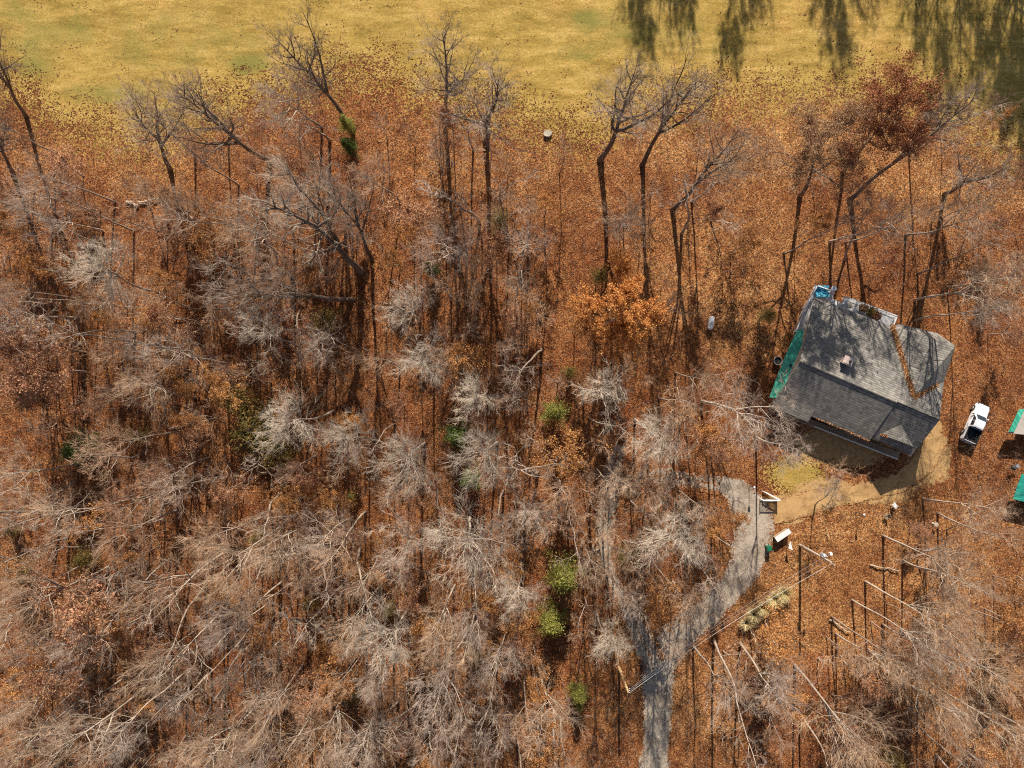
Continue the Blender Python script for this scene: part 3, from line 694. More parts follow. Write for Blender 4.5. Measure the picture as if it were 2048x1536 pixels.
# front slopes
ew = 5.35
slabt(roof, [onr(0, 0), onr(Lg, 0), onr(Lg, -ew-.35), onr(0, -ew-.35)][::-1])
slabt(roof, [onr(-.05, -ew+.6)+Vector((0, 0, .06)), onr(5.2, -ew+.6)+Vector((0, 0, .06)), onr(5.2, -ew-1.2)+Vector((0, 0, .25)), onr(-.05, -ew-1.2)+Vector((0, 0, .25))][::-1], .15)
up1 = Vector((0, 0, -.28))
slabt(roof, [onr(Lg+.02, .15)+Vector((0, 0, .08)), onr(Lr, .15)+Vector((0, 0, .08)), onr(Lr, -ew-.1)+up1, onr(Lg-.4, -ew+.4)+up1][::-1])
ro = hb(roof, 'roof', SHINGLE); ro['label'] = 'grey asphalt shingle roof with one sunlit and one shaded slope'
# wing with its own ridge, on the right
wing = MB(); zv = Vv.z; Pk = P(1911, 692, zv); e1 = P(1798, 648, ze-.05); e2 = P(1874, 666, ze+.1)
slabt(wing, [Vv, A1+Vector((0, 0, .03)), e1, e2, Pk]); slabt(wing, [Vv, Pk, Q_+Vector((0, 0, .03))])
hb(wing, 'wing_roof', SHINGLE)
# entrance gable on the front slope
eg = MB(); a_ = ray(1801, 849, -1)+Vector((0, 0, .15)); pk = P(1801, 883, a_.z+.05); lf = ray(1763, 869, -1)+Vector((0, 0, -.1)); rf = ray(1828, 894, -1)+Vector((0, 0, -.1))
slabt(eg, [a_, lf, pk], .12); slabt(eg, [a_, pk, rf], .12); hb(eg, 'entrance_gable', SHINGLE)
rc = MB(); rc.tube([onr(0, 0)+Vector((0, 0, .03)), onr(Lg, 0)+Vector((0, 0, .03))], [.11, .11], 6); rc.tube([onr(Lg, .15)+Vector((0, 0, .10)), onr(Lr, .15)+Vector((0, 0, .10))], [.11, .11], 6)
hb(rc, 'ridge_cap', SHINGLE)
# walls
wl = MB()
def wall(p, q, zt0, zt1):
    wl.face([(p.x, p.y, -.2), (q.x, q.y, -.2), (q.x, q.y, zt1), (p.x, p.y, zt0)])
in_ = .45
nd = (nw-R0).dot(nrm)-in_
c1, c2, c3, c4 = onr(in_, nd), onr(Lr-in_, -.0), onr(Lr-in_, -ew+in_), onr(in_, -ew+in_)
t_ = .28
wall(c1, onr(Lg*.8, nd), c1.z-t_, c1.z-t_)
wall(onr(in_, 0), c1, ZR-t_, c1.z-t_); wall(c4, onr(in_, 0), c4.z-t_, ZR-t_)
wall(c4, onr(Lg-.3, -ew+in_), c4.z-t_, c4.z-t_); wall(onr(Lg-.3, -ew+in_), c3, c3.z-.6, c3.z-.6)
wall(c3, c2, c3.z-.6, ZR-.6)
sh = lambda p, k=.93: Vector((p.x+(Vv.x-p.x)*(1-k), p.y+(Vv.y-p.y)*(1-k), p.z))
w1, w2, w3, w4 = sh(A1), sh(e2), sh(Pk), sh(Q_)
wall(w1, w2, ze-.35, ze-.3); wall(w2, w3, ze-.3, zv-.3); wall(w3, w4, zv-.3, w4.z-.3); wall(w4, c2, w4.z-.3, ZR-.6)
wo = hb(wl, 'wall', SIDING)
for k, s0 in enumerate((2.2, 5.0, 8.2, 11.0, 16.2)):
    d_ = -ew+in_-.04
    b = MB(); b.box(onr(s0, d_, 1.7), (1.2, .08, 1.3), HA); wo_ = hb(b, 'window', WHITE)
    b = MB(); b.box(onr(s0, d_-.05, 1.7), (1.0, .03, 1.1), HA); hb(b, 'pane', GLASS, wo_)
b = MB(); b.box(onr(14.2, -ew+in_-.06, 1.1), (1.0, .08, 2.1), HA); dr = hb(b, 'front_door', WOOD)
# chimney
b = MB(); cc = ray(1687, 722, 1); b.box((cc.x, cc.y, cc.z+.45), (.95, .8, 1.6), HA); ch = hb(b, 'chimney', BRICK, bevel=.02)
b = MB(); b.box((cc.x, cc.y, cc.z+1.33), (1.25, 1.1, .12), HA); b.box((cc.x, cc.y, cc.z+1.42), (1.0, .85, .08), HA); hb(b, 'cap', BRICK, ch)
b = MB(); q = Vector((cc.x+.15, cc.y-.1, cc.z)); b.tube([q+Vector((0, 0, 1.3)), q+Vector((0, 0, 1.75))], [.14, .14], 10); hb(b, 'flue', BLACK, ch)
b = MB(); q = ray(1754, 742, 1); b.tube([q-Vector((0, 0, .1)), q+Vector((0, 0, .35))], [.06, .06], 8); hb(b, 'vent_pipe', METAL)
# drifts of leaves lying in the roof valley
r = random.Random(31); b = MB()
for _ in range(5200):
    if r.random() < .78: p = A1.lerp(Vv, r.random()); wd = .20
    else: p = Vv.lerp(ray(1873, 768, 1), r.random()**.9); wd = .16
    q = p+Vector((r.gauss(0, wd), r.gauss(0, wd), 0)); hz = ZR-SL*abs((q-R0).dot(nrm)); q.z = max(hz, p.z-.02)+r.uniform(.05, .16)
    b.leaf(q, r.uniform(.05, .10), r, flat=2)
for k in range(700):
    p = onr(r.uniform(6, Lg), -ew-.28) if k < 300 else (lf.lerp(pk, r.random()*.35) if k < 450 else onr(r.uniform(Lg+1.5, Lr-.6), -ew+.05)+up1)
    b.leaf(p+Vector((r.gauss(0, .08), r.gauss(0, .08), r.uniform(.05, .12))), r.uniform(.04, .09), r, flat=2)
lv = hb(b, 'roof_leaves', LITTER); tag(lv, 'orange leaves piled in the roof valley and gutters', kind='stuff')
# green lean-to
b = MB(); gp = [(1594, 661, 2.5), (1608, 658, 2.75), (1600, 721, 3.1), (1578, 760, 3.1), (1556, 795, 3.0), (1539, 795, 2.3), (1552, 758, 2.3), (1574, 704, 2.35)]
b.slab([P(*q) for q in gp], .05); gr_ = hb(b, 'lean_to_roof', GREENMETAL); gr_['label'] = 'green corrugated lean-to roof along the left wall'
b = MB(); q = P(1580, 731, 2.75); b.tube([q, q+Vector((0, 0, .35))], [.16, .16], 10); hb(b, 'vent', BLACK, gr_)
for q in gp[5:8]+gp[:1]:
    b = MB(); b.box(P(q[0]+3, q[1], q[2]/2-.1), (.12, .12, q[2]-.1), HA); hb(b, 'post', WOOD)
# decks
def deck(name, poly, z, rails, mat):
    b = MB(); b.slab([P(x, y, z) for x, y in poly], .14); dk = hb(b, name, mat)
    for x, y in poly[::2]:
        p = P(x, y, z); b = MB(); b.box((p.x, p.y, z/2-.1), (.13, .13, z-.06), HA); hb(b, 'post', WHITE, dk)
    for (x0, y0), (x1, y1) in rails:
        p, q = P(x0, y0, z+.95), P(x1, y1, z+.95); d = q-p; a = math.atan2(d.y, d.x); b = MB()
        b.box((p+q)/2, (d.length, .13, .06), a); b.box((p+q)/2-Vector((0, 0, .78)), (d.length, .05, .05), a)
        n = int(d.length/.16)
        for i in range(n+1):
            c = p.lerp(q, i/n); b.box((c.x, c.y, z+.48), (.04, .04, .86), a)
        for c in (p, q): b.box((c.x, c.y, z+.5), (.11, .11, 1.06), a)
        hb(b, 'railing', WHITE, dk)
    return dk
d1 = deck('side_deck', [(1634, 574), (1664, 584), (1660, 604), (1633, 596), (1607, 660), (1592, 664), (1612, 615)], 1.3,
     [((1635, 571), (1666, 582)), ((1635, 571), (1611, 615)), ((1611, 615), (1592, 663)), ((1667, 583), (1663, 603))], DECKW)
d2 = deck('rear_deck', [(1694, 596), (1793, 634), (1783, 655), (1686, 620), (1662, 606), (1666, 598), (1684, 606)], 1.25,
     [((1693, 594), (1795, 632)), ((1693, 594), (1687, 607)), ((1795, 632), (1788, 648))], DECKW)
b = MB()
for p0, p1 in (((1630, 853), (1795, 918)),):
    p, q = P(*p0, 1.3), P(*p1, 1.3); d = q-p; a = math.atan2(d.y, d.x)
    b.box((p+q)/2, (d.length, .12, .08), a); b.box((p+q)/2-Vector((0, 0, .9)), (d.length, .05, .05), a)
    for i in range(70):
        c = p.lerp(q, i/69); b.box((c.x, c.y, .75), (.03, .03, 1.02), a)
    for i in range(6):
        c = p.lerp(q, i/5); b.box((c.x, c.y, .6), (.12, .12, 1.4), a)
pr = hb(b, 'porch_railing', WHITE); pr['label'] = 'long white porch rail in front of the house'
b = MB(); b.slab([P(1560, 815, .35), P(1800, 905, .35), P(1795, 920, .35), P(1630, 855, .35), P(1552, 830, .35)], .35); hb(b, 'porch_floor', WOOD)
# things on the decks
b = MB(); r = random.Random(3); q = P(1640, 583, 1.3)
for i in range(9):
    for j in range(7):
        if i < 8 and j < 6:
            f = lambda a, c: Vector((q.x-.9+a*.23, q.y-.8+c*.26, 1.9+.14*math.sin(a*1.7+c)+.12*math.cos(c*1.3)+.02*((a*7+c*5) % 4)))
            b.face([f(i, j), f(i+1, j), f(i+1, j+1), f(i, j+1)])
b.box((q.x, q.y, 1.58), (1.5, 1.2, .5), HA)
tag(b.build('covered_table', BLUE), 'deck table under a rumpled blue cover at the house corner', 'table')
def round_thing(name, x, y, z, rad, leg, mat, label, cat):
    p = P(x, y, z+leg); e = empty(name, P(x, y, z)); e.location = (p.x, p.y, z)
    b = MB(); b.tube([Vector((0, 0, leg-.06)), Vector((0, 0, leg)), Vector((0, 0, leg+.04))], [rad*.7, rad, rad*.82], 20); b.build('top', mat, e, smooth=False)
    b = MB(); b.tube([Vector((0, 0, 0)), Vector((0, 0, leg-.05))], [.05, .04], 8); b.tube([Vector((0, 0, 0)), Vector((0, 0, .04))], [rad*.6, rad*.5], 12); b.build('stand', METAL, e)
    return tag(e, label, cat)
round_thing('satellite_dish', 1668, 577, .0, .38, 2.4, WHITE, 'round white satellite dish on a post at the deck corner', 'dish')
round_thing('patio_table', 1700, 611, 1.25, .42, .7, STONE, 'small round pale table on the rear deck', 'table')
# potted shrubs on the rear deck
for i, (x, y, s_) in enumerate(((1722, 617, .8), (1738, 624, .9), (1748, 633, .8))):
    e = empty('potted_shrub', P(x, y, 1.25)); b = MB(); b.tube([Vector((0, 0, 0)), Vector((0, 0, .4))], [.22, .28], 12); b.build('pot', WOOD, e)
    b = MB(); r = random.Random(60+i)
    for _ in range(1500):
        v = Vector((r.gauss(0, 1), r.gauss(0, 1), r.gauss(0, .8))).normalized()*s_*r.random()**.4; b.leaf(Vector((0, 0, .75))+v*.8, .06, r)
    b.build('foliage', [LEAF_BROWN, LEAF_OLIVE, LEAF_RUST][i], e)
    tag(e, ['brown potted shrub nearest the table on the rear deck', 'olive potted shrub in the middle of the rear deck', 'rust coloured potted shrub nearest the roof valley on the deck'][i], 'plant', 'potted shrubs on the rear deck')

# ---------------------------------------------------------------- pickup truck
def pickup():
    c = P(1949, 846, .5); t = empty('pickup_truck', (c.x, c.y, 0), math.atan2(71, 31))
    tag(t, 'white pickup truck with an open black bed parked beside the house', 'pickup truck')
    # x forward, y left
    body = MB()
    def loft(secs, close=True):
        n0 = len(body.v); k = len(secs[0])
        for s in secs: body.v += [tuple(p) for p in s]
        for i in range(len(secs)-1):
            for j in range(k):
                j2 = (j+1) % k; body.f.append((n0+i*k+j, n0+i*k+j2, n0+(i+1)*k+j2, n0+(i+1)*k+j)); body.m.append(0)
        for base, rev in ((n0, True), (n0+(len(secs)-1)*k, False)):
            q = tuple(base+j for j in range(k)); body.f.append(q[::-1] if rev else q); body.m.append(0)
    def sec(x, w, zb, zt, rnd=.12):
        return [Vector((x, -w, zb)), Vector((x, w, zb)), Vector((x, w*1.01, (zb+zt)/2)), Vector((x, w-.03, zt-rnd)), Vector((x, w-.16, zt)), Vector((x, -w+.16, zt)), Vector((x, -w+.03, zt-rnd)), Vector((x, -w*1.01, (zb+zt)/2))]
    # front end and lower cab
    loft([sec(2.72, .72, .5, .88), sec(2.62, .86, .42, 1.02), sec(2.2, .95, .4, 1.09), sec(1.2, .97, .4, 1.16), sec(.95, .97, .4, 1.17), sec(-.75, .97, .4, 1.16)])
    # cab
    def cs(x, w, zt): return [Vector((x, -.90, 1.12)), Vector((x, .90, 1.12)), Vector((x, w, zt-.1)), Vector((x, w-.12, zt)), Vector((x, -w+.12, zt)), Vector((x, -w, zt-.1))]
    loft([cs(1.15, .80, 1.24), cs(.38, .72, 1.78), cs(-.1, .73, 1.84), cs(-.55, .72, 1.80), cs(-.72, .74, 1.74)])
    body.build('body', CARWHITE, t, bevel=.03)
    bed = MB()
    for y in (-.93, .93): bed.box((-1.72, y, .82), (1.94, .10, .80)); 
    bed.box((-.80, 0, .82), (.08, 1.78, .78)); bed.build('bed', CARWHITE, t, bevel=.02)
    b = MB(); b.box((-2.70, 0, .84), (.07, 1.72, .66)); tg = b.build('tailgate', CARWHITE, t, bevel=.015)
    b = MB(); b.box((-2.75, 0, .95), (.04, .3, .06)); b.build('handle', BLACK, tg)
    b = MB(); b.box((-1.74, 0, .58), (1.84, 1.74, .05))
    for i in range(9): b.box((-1.74, -.8+.2*i, .615), (1.82, .05, .025))
    for y in (-.865, .865): b.box((-1.72, y, .90), (1.86, .03, .62))
    for y in (-.93, .93): b.box((-1.72, y, 1.235), (1.94, .12, .03))
    b.box((-.85, 0, .95), (.03, 1.7, .62)); b.box((-2.655, 0, .88), (.03, 1.7, .55))
    for y in (-.72, .72): b.box((-1.6, y, .72), (.9, .28, .25))
    b.build('bed_liner', BLACK, t)
    def pane(name, pts, parent=t):
        b = MB(); b.face(pts); b.face([Vector(p)+Vector((0, 0, -.004)) for p in pts][::-1]); b.build(name, GLASS, parent)
    pane('windshield', [(1.12, -.70, 1.285), (1.12, .70, 1.285), (.46, .62, 1.745), (.46, -.62, 1.745)])
    pane('rear_window', [(-.735, .62, 1.25), (-.735, -.62, 1.25), (-.735, -.56, 1.65), (-.735, .56, 1.65)])
    for s in (-1, 1):
        for x0, x1, x2, x3 in ((.95, .18, .22, .50), (.10, -.55, -.52, .14)):
            pts = [(x0, s*.895, 1.20), (x1, s*.895, 1.20), (x2, s*.765, 1.68), (x3, s*.765, 1.68)]
            pane('side_window', pts)
        b = MB(); b.box((.98, s*1.08, 1.22), (.14, .20, .18)); b.build('mirror', CARWHITE if s < 0 else BLACK, t, bevel=.02)
        b = MB(); b.box((2.60, s*.72, .90), (.16, .30, .18)); b.build('headlight', CHROME, t, bevel=.02)
        b = MB(); b.box((-2.74, s*.86, .95), (.06, .14, .36)); b.build('tail_light', REDL, t)
        for x in (1.85, -1.75):
            b = MB(); b.tube([Vector((x, s*.80, .38)), Vector((x, s*.84, .38)), Vector((x, s*1.0, .38)), Vector((x, s*1.03, .38))], [.35, .385, .385, .35], 22)
            wh = b.build('wheel', RUBBER, t)
            b = MB(); b.tube([Vector((x, s*1.0, .38)), Vector((x, s*1.042, .38))], [.23, .21], 14); b.build('rim', CHROME, wh)
            b = MB(); n = 10
            for i in range(n):
                a0, a1 = math.pi*i/n, math.pi*(i+1)/n; q0 = (x+.46*math.cos(a0), .38+.46*math.sin(a0)); q1 = (x+.46*math.cos(a1), .38+.46*math.sin(a1))
                b.face([(q0[0], s*.96, q0[1]), (q1[0], s*.96, q1[1]), (q1[0], s*1.02, q1[1]), (q0[0], s*1.02, q0[1])])
            b.build('wheel_arch', BLACK, t)
    b = MB(); b.box((2.74, 0, .52), (.14, 1.7, .2)); b.build('front_bumper', CHROME, t, bevel=.03)
    b = MB(); b.box((2.69, 0, .82), (.06, 1.1, .26)); b.build('grille', BLACK, t)
    b = MB(); b.box((-2.83, 0, .5), (.16, 1.75, .18)); b.build('rear_bumper', CHROME, t, bevel=.03)
    b = MB()
    for s in (-1, 1): b.box((.2, s*.62, 1.80), (.9, .02, .02))
    b.tube([Vector((1.25, .1, 1.19)), Vector((1.05, .45, 1.33))], [.012, .012], 4); b.tube([Vector((1.25, -.4, 1.19)), Vector((1.05, -.1, 1.33))], [.012, .012], 4)
    b.build('wiper', BLACK, t)
pickup()

# ---------------------------------------------------------------- utility poles and wires
def utility_pole(bx, by, h, mat, label, full):
    p = P(bx, by); e = empty('utility_pole', p); tag(e, label, 'utility pole', 'utility poles beside the driveway')
    b = MB(); b.tube([Vector((0, 0, -.3)), Vector((0, 0, h*.5)), Vector((0, 0, h))], [.19, .165, .13], 12); b.build('pole', mat, e)
    if full:
        b = MB(); b.box((0, 0, h-1.0), (2.2, .1, .12), R(-35)); b.build('crossarm', WOOD, e)
        b = MB(); b.tube([Vector((-.1, .42, h-2.5)), Vector((-.1, .42, h-1.6))], [.27, .27], 14); b.tube([Vector((-.1, .42, h-1.6)), Vector((-.1, .42, h-1.5))], [.27, .1], 14)
        tr_ = b.build('transformer', METAL, e)
        b = MB(); b.tube([Vector((-.25, .42, h-1.5)), Vector((-.25, .42, h-1.2))], [.06, .04], 8); b.tube([Vector((.05, .42, h-1.5)), Vector((.05, .42, h-1.2))], [.06, .04], 8); b.build('bushing', WHITE, tr_)
        b = MB(); b.box((.55, .75, h-1.4), (.3, .3, .45)); b.build('lamp_head', WHITE, e)
        b = MB(); b.tube([Vector((0, 0, h-1.9)), Vector((.55, .75, h-1.4))], [.03, .03], 6); b.build('lamp_arm', METAL, e)
        b = MB()
        for d in (-.95, -.35, .5, .95): b.tube([Vector((d*math.cos(R(-35)), d*math.sin(R(-35)), h-.94)), Vector((d*math.cos(R(-35)), d*math.sin(R(-35)), h-.74))], [.05, .04], 8)
        b.build('insulator', WHITE, e)
    else:
        b = MB()
        for d in (-.25, .0, .25): b.tube([Vector((.14, d, h-.3)), Vector((.26, d, h-.3))], [.05, .05], 6)
        b.build('insulator', WHITE, e)
    return e
utility_pole(1600, 1090, 9.6, POLEGREY, 'grey utility pole with transformer and lamp right of the green bin', True)
utility_pole(1238, 1335, 7.7, POLEWOOD, 'bare tan utility pole left of the gravel driveway near the bottom', False)
pA = P(1600, 1090)+Vector((0, 0, 8.6)); pB = P(1238, 1335)+Vector((0, 0, 7.4))
for i, (da, db) in enumerate(((Vector((-.6, .35, 0)), Vector((.25, .2, 0))), (Vector((.0, 0, -.1)), Vector((.25, 0, 0))), (Vector((.6, -.35, 0)), Vector((.25, -.25, 0))))):
    b = MB(); a, c = pA+da, pB+db; pts = []
    for k in range(25):
        t = k/24; q = a.lerp(c, t); q.z -= 4*1.1*t*(1-t); pts.append(q)
    b.tube(pts, [.016]*25, 5)
    tag(b.build('overhead_wire', WHITE if i == 2 else METAL), ['uppermost wire strung between the two utility poles', 'middle wire strung between the two utility poles', 'lowest wire strung between the two utility poles'][i], 'wire', 'wires between the utility poles')

# ---------------------------------------------------------------- yard things
def wheelie_bin():
    p = P(1534, 1094); e = empty('wheelie_bin', (p.x, p.y, 0), R(10)); tag(e, 'dark green wheelie bin at the edge of the gravel road', 'bin')
    b = MB(); b.box((0, 0, .52), (.5, .55, .9), 0, 0, 0, 0, 1.18); b.build('body', BIN, e, bevel=.03)
    b = MB(); b.box((0, .0, 1.02), (.64, .74, .08), 0, 0, 0, R(4)); b.box((0, -.05, 1.07), (.5, .5, .04)); b.build('lid', BIN, e, bevel=.02)
    b = MB(); b.tube([Vector((-.25, .38, .98)), Vector((.25, .38, .98))], [.02, .02], 6); b.build('handle', BIN, e)
    for s in (-1, 1):
        b = MB(); b.tube([Vector((s*.25, .3, .11)), Vector((s*.31, .3, .11))], [.11, .11], 14); b.build('wheel', RUBBER, e)
wheelie_bin()
def fence_panel(name, x0, y0, x1, y1, h, label, cat, grp):
    z = h; p, q = P(x0, y0, z), P(x1, y1, z); d = q-p; a = math.atan2(d.y, d.x); e = empty(name, ((p.x+q.x)/2, (p.y+q.y)/2, 0), a); tag(e, label, cat, grp)
    L_ = math.hypot(d.x, d.y)
    b = MB(); b.box((0, 0, h-.03), (L_, .17, .06)); b.box((0, 0, .25), (L_, .06, .09)); b.build('rail', WHITE, e)
    b = MB(); n = int(L_/.14)
    for i in range(n+1): b.box((-L_/2+.04+i*(L_-.08)/n, 0, h/2), (.07, .035, h-.1))
    b.build('pickets', WHITE, e)
    for s in (-1, 1):
        b = MB(); b.box((s*(L_/2), 0, h/2+.02), (.12, .12, h+.14)); b.build('post', WHITE, e)
fence_panel('picket_fence', 1526, 1001, 1559, 1001, 1.25, 'white picket fence panel standing straight across by the dirt path', 'fence', 'white picket panels by the path')
fence_panel('picket_fence', 1532, 985, 1560, 1000, 1.25, 'white picket fence panel set at a slant by the dirt path', 'fence', 'white picket panels by the path')
def board_bench():
    p, q = P(1552, 1080, 1.0), P(1580, 1061, 1.0); d = q-p; a = math.atan2(d.y, d.x); c = (p+q)/2
    e = empty('white_shelter', (c.x, c.y, 0), a); tag(e, 'long white box with sloped lid beside the green bin', 'storage box')
    L_ = math.hypot(d.x, d.y)
    b = MB(); b.box((0, 0, 1.05), (L_, .75, .06), 0, 0, 0, R(6)); b.build('lid', WHITE, e, bevel=.01)
    b = MB(); b.box((0, 0, .52), (L_-.2, .55, .96)); b.build('body', WOOD, e, bevel=.02)
board_bench()
def post_sign(x, y, label, w_=.6, h=1.4):
    p = P(x, y); e = empty('sign_post', p); tag(e, label, 'sign')
    b = MB(); b.box((0, 0, h/2), (.09, .09, h)); b.build('post', WOOD, e)
    b = MB(); v = [Vector((-.1, .7, h)), Vector((.28, -.55, h-.05)), Vector((-.35, -.25, h+.02))]; b.slab(v, .05); b.build('board', WHITE, e)
post_sign(1574, 1088, 'slanted white triangular board on a thin post right of the long white box')
def lamp_post(x, y, h, label, grp='garden lamps round the yard'):
    p = P(x, y); e = empty('garden_lamp', p); tag(e, label, 'lamp', grp)
    b = MB(); b.tube([Vector((0, 0, -.1)), Vector((0, 0, h))], [.05, .04], 8); b.build('post', BLACK, e)
    b = MB(); b.tube([Vector((0, 0, h)), Vector((0, 0, h+.3))], [.12, .17], 6); b.build('lantern', GLASS, e)
    b = MB(); b.tube([Vector((0, 0, h+.3)), Vector((0, 0, h+.36)), Vector((0, 0, h+.48))], [.20, .18, .04], 8); b.build('cap', METAL, e)
lamp_post(1498, 971, 1.9, 'white capped lamp post at the top of the gravel turnaround')
lamp_post(1712, 1024, 2.0, 'white capped lamp post below the dirt path')
def bird_bath(x, y, name, label, s=1.0):
    p = P(x, y); e = empty(name, p); tag(e, label, 'birdbath')
    b = MB(); b.tube([Vector((0, 0, 0)), Vector((0, 0, .08)), Vector((0, 0, .6*s)), Vector((0, 0, .7*s))], [.2, .1, .07, .12], 12); b.build('pedestal', STONE, e)
    b = MB(); b.tube([Vector((0, 0, .68*s)), Vector((0, 0, .8*s)), Vector((0, 0, .82*s))], [.12, .30, .28], 18); b.build('bowl', STONE, e)
bird_bath(1866, 1047, 'bird_bath', 'pale birdbath above the small reddish shrub')
# a garden seat, a white drum and other small things
def garden_chair(x, y, rz, name, label, mat):
    p = P(x, y); e = empty(name, p, rz); tag(e, label, 'chair')
    b = MB(); b.box((0, 0, .42), (.55, .55, .05)); b.build('seat', mat, e, bevel=.01)
    b = MB(); b.box((-.28, 0, .72), (.05, .55, .6), 0, 0, R(-12)); b.build('backrest', mat, e, bevel=.01)
    for sx in (-.24, .24):
        for sy in (-.24, .24):
            b = MB(); b.box((sx, sy, .2), (.05, .05, .42)); b.build('leg', mat, e)
    for sy in (-.29, .29):
        b = MB(); b.box((0, sy, .62), (.55, .06, .04)); b.build('armrest', mat, e)
garden_chair(1786, 1010, R(40), 'garden_chair', 'pale garden chair on the leaves below the house', WHITE)
garden_chair(1770, 1032, R(200), 'garden_chair', 'grey garden chair in the leaves left of the pale one', WOOD)
def tank(x, y, rz):
    p = P(x, y, .5); e = empty('gas_tank', (p.x, p.y, 0), rz); tag(e, 'small white gas tank lying in leaves left of the house', 'tank')
    b = MB(); b.tube([Vector((-.95, 0, .5)), Vector((-.85, 0, .5)), Vector((-.7, 0, .5)), Vector((.7, 0, .5)), Vector((.85, 0, .5)), Vector((.95, 0, .5))], [.1, .3, .38, .38, .3, .1], 18); b.build('body', WHITE, e, smooth=True)
    b = MB(); b.tube([Vector((0, 0, .86)), Vector((0, 0, 1.02))], [.16, .16], 12); b.build('dome', METAL, e)
    for s in (-.5, .5):
        b = MB(); b.box((s, 0, .1), (.12, .6, .22)); b.build('foot', METAL, e)
tank(1422, 646, R(80))
def barrel(x, y):
    p = P(x, y); e = empty('round_pot', p); tag(e, 'round dark pot with a pale rim left of the green lean-to', 'pot')
    b = MB(); b.tube([Vector((0, 0, 0)), Vector((0, 0, .5)), Vector((0, 0, .72))], [.36, .5, .56], 20, cap=False); b.tube([Vector((0, 0, .0)), Vector((0, 0, .55))], [.3, .44], 20); b.build('bowl', BLACK, e)
    b = MB(); n = 24
    pts = [Vector((.56*math.cos(2*math.pi*i/n), .56*math.sin(2*math.pi*i/n), .73)) for i in range(n+1)]; b.tube(pts, [.045]*(n+1), 6, cap=False); b.build('rim', METAL, e)
barrel(1552, 722)
def slab_stone():
    p = P(1095, 268); b = MB(); r = random.Random(9); n = 11
    top = [Vector((p.x+math.cos(2*math.pi*i/n)*.6*r.uniform(.85, 1.12), p.y+math.sin(2*math.pi*i/n)*.5*r.uniform(.85, 1.1), .38+r.uniform(-.03, .03))) for i in range(n)]
    b.slab(top, .45); o = b.build('stone_slab', STONE, bevel=.05); tag(o, 'pale round stone slab lying where fairway meets the woods', 'stone')
slab_stone()
# grill / cart near the sheds
def cart():
    p = P(2018, 934); e = empty('kettle_grill', p, R(20)); tag(e, 'black grill standing between the two sheds at the right edge', 'grill')
    b = MB(); b.tube([Vector((0, 0, .7)), Vector((0, 0, .85)), Vector((0, 0, .98)), Vector((0, 0, 1.15)), Vector((0, 0, 1.22))], [.15, .33, .36, .26, .05], 18); b.build('bowl', BLACK, e, smooth=True)
    b = MB(); b.tube([Vector((0, 0, 1.22)), Vector((0, 0, 1.28))], [.05, .04], 8); b.build('handle', METAL, e)
    for i in range(3):
        a = i*2.09; b = MB(); b.tube([Vector((.2*math.cos(a), .2*math.sin(a), .75)), Vector((.34*math.cos(a), .34*math.sin(a), 0))], [.02, .02], 6); b.build('leg', METAL, e)
    b = MB(); b.box((.62, 0, .85), (.5, .45, .04)); b.build('side_shelf', METAL, e)
cart()
def shed(corners, zlo, zhi, mroof, name, label, edge=None):
    "corners: 4 photo points of the roof; the first two on the low edge"
    pts = [P(x, y, z) for (x, y), z in zip(corners, (zlo, zlo, zhi, zhi))]; c = sum(pts, Vector())/4
    e = empty(name, (c.x, c.y, 0)); tag(e, label, 'shed'); off = Vector((c.x, c.y, 0))
    b = MB(); b.slab([p-off for p in pts], .08); rf_ = b.build('roof', mroof, e)
    b = MB(); q = [(p-c)*(.22 if p.x < c.x else .9)+c for p in pts]
    for i in range(4):
        j = (i+1) % 4; a_, b_ = q[i]-off, q[j]-off
        b.face([(a_.x, a_.y, -.2), (b_.x, b_.y, -.2), (b_.x, b_.y, b_.z-.09), (a_.x, a_.y, a_.z-.09)])
    b.build('wall', WOOD, e)
    m_ = ((q[0]+q[1])/2)-off; b = MB(); d_ = q[1]-q[0]; b.box((m_.x*1.03, m_.y*1.03, 1.0), (.9, .06, 2.0), math.atan2(d_.y, d_.x)); b.build('door', WHITE, e)
    if edge:
        b = MB(); s0, s1, wv = edge
        a0, a1 = P(*s0, zlo+.06)-off, P(*s1, zhi+.06)-off; b.slab([a0, a1, a1+wv, a0+wv], .05); b.build('side_roof', GREENMETAL, e)
    return e
shed([(2017, 866), (2100, 875), (2110, 822), (2040, 820)], 2.2, 2.7, SHEDROOF, 'shed', 'small shed with beige roof and green side strip at the right edge', ((2017, 864), (2038, 819), Vector((.55, .1, .35))))
shed([(2026, 998), (2085, 1012), (2098, 955), (2044, 948)], 2.1, 2.6, TEALMETAL, 'shed', 'shed with teal corrugated roof at the right edge below the beige one')

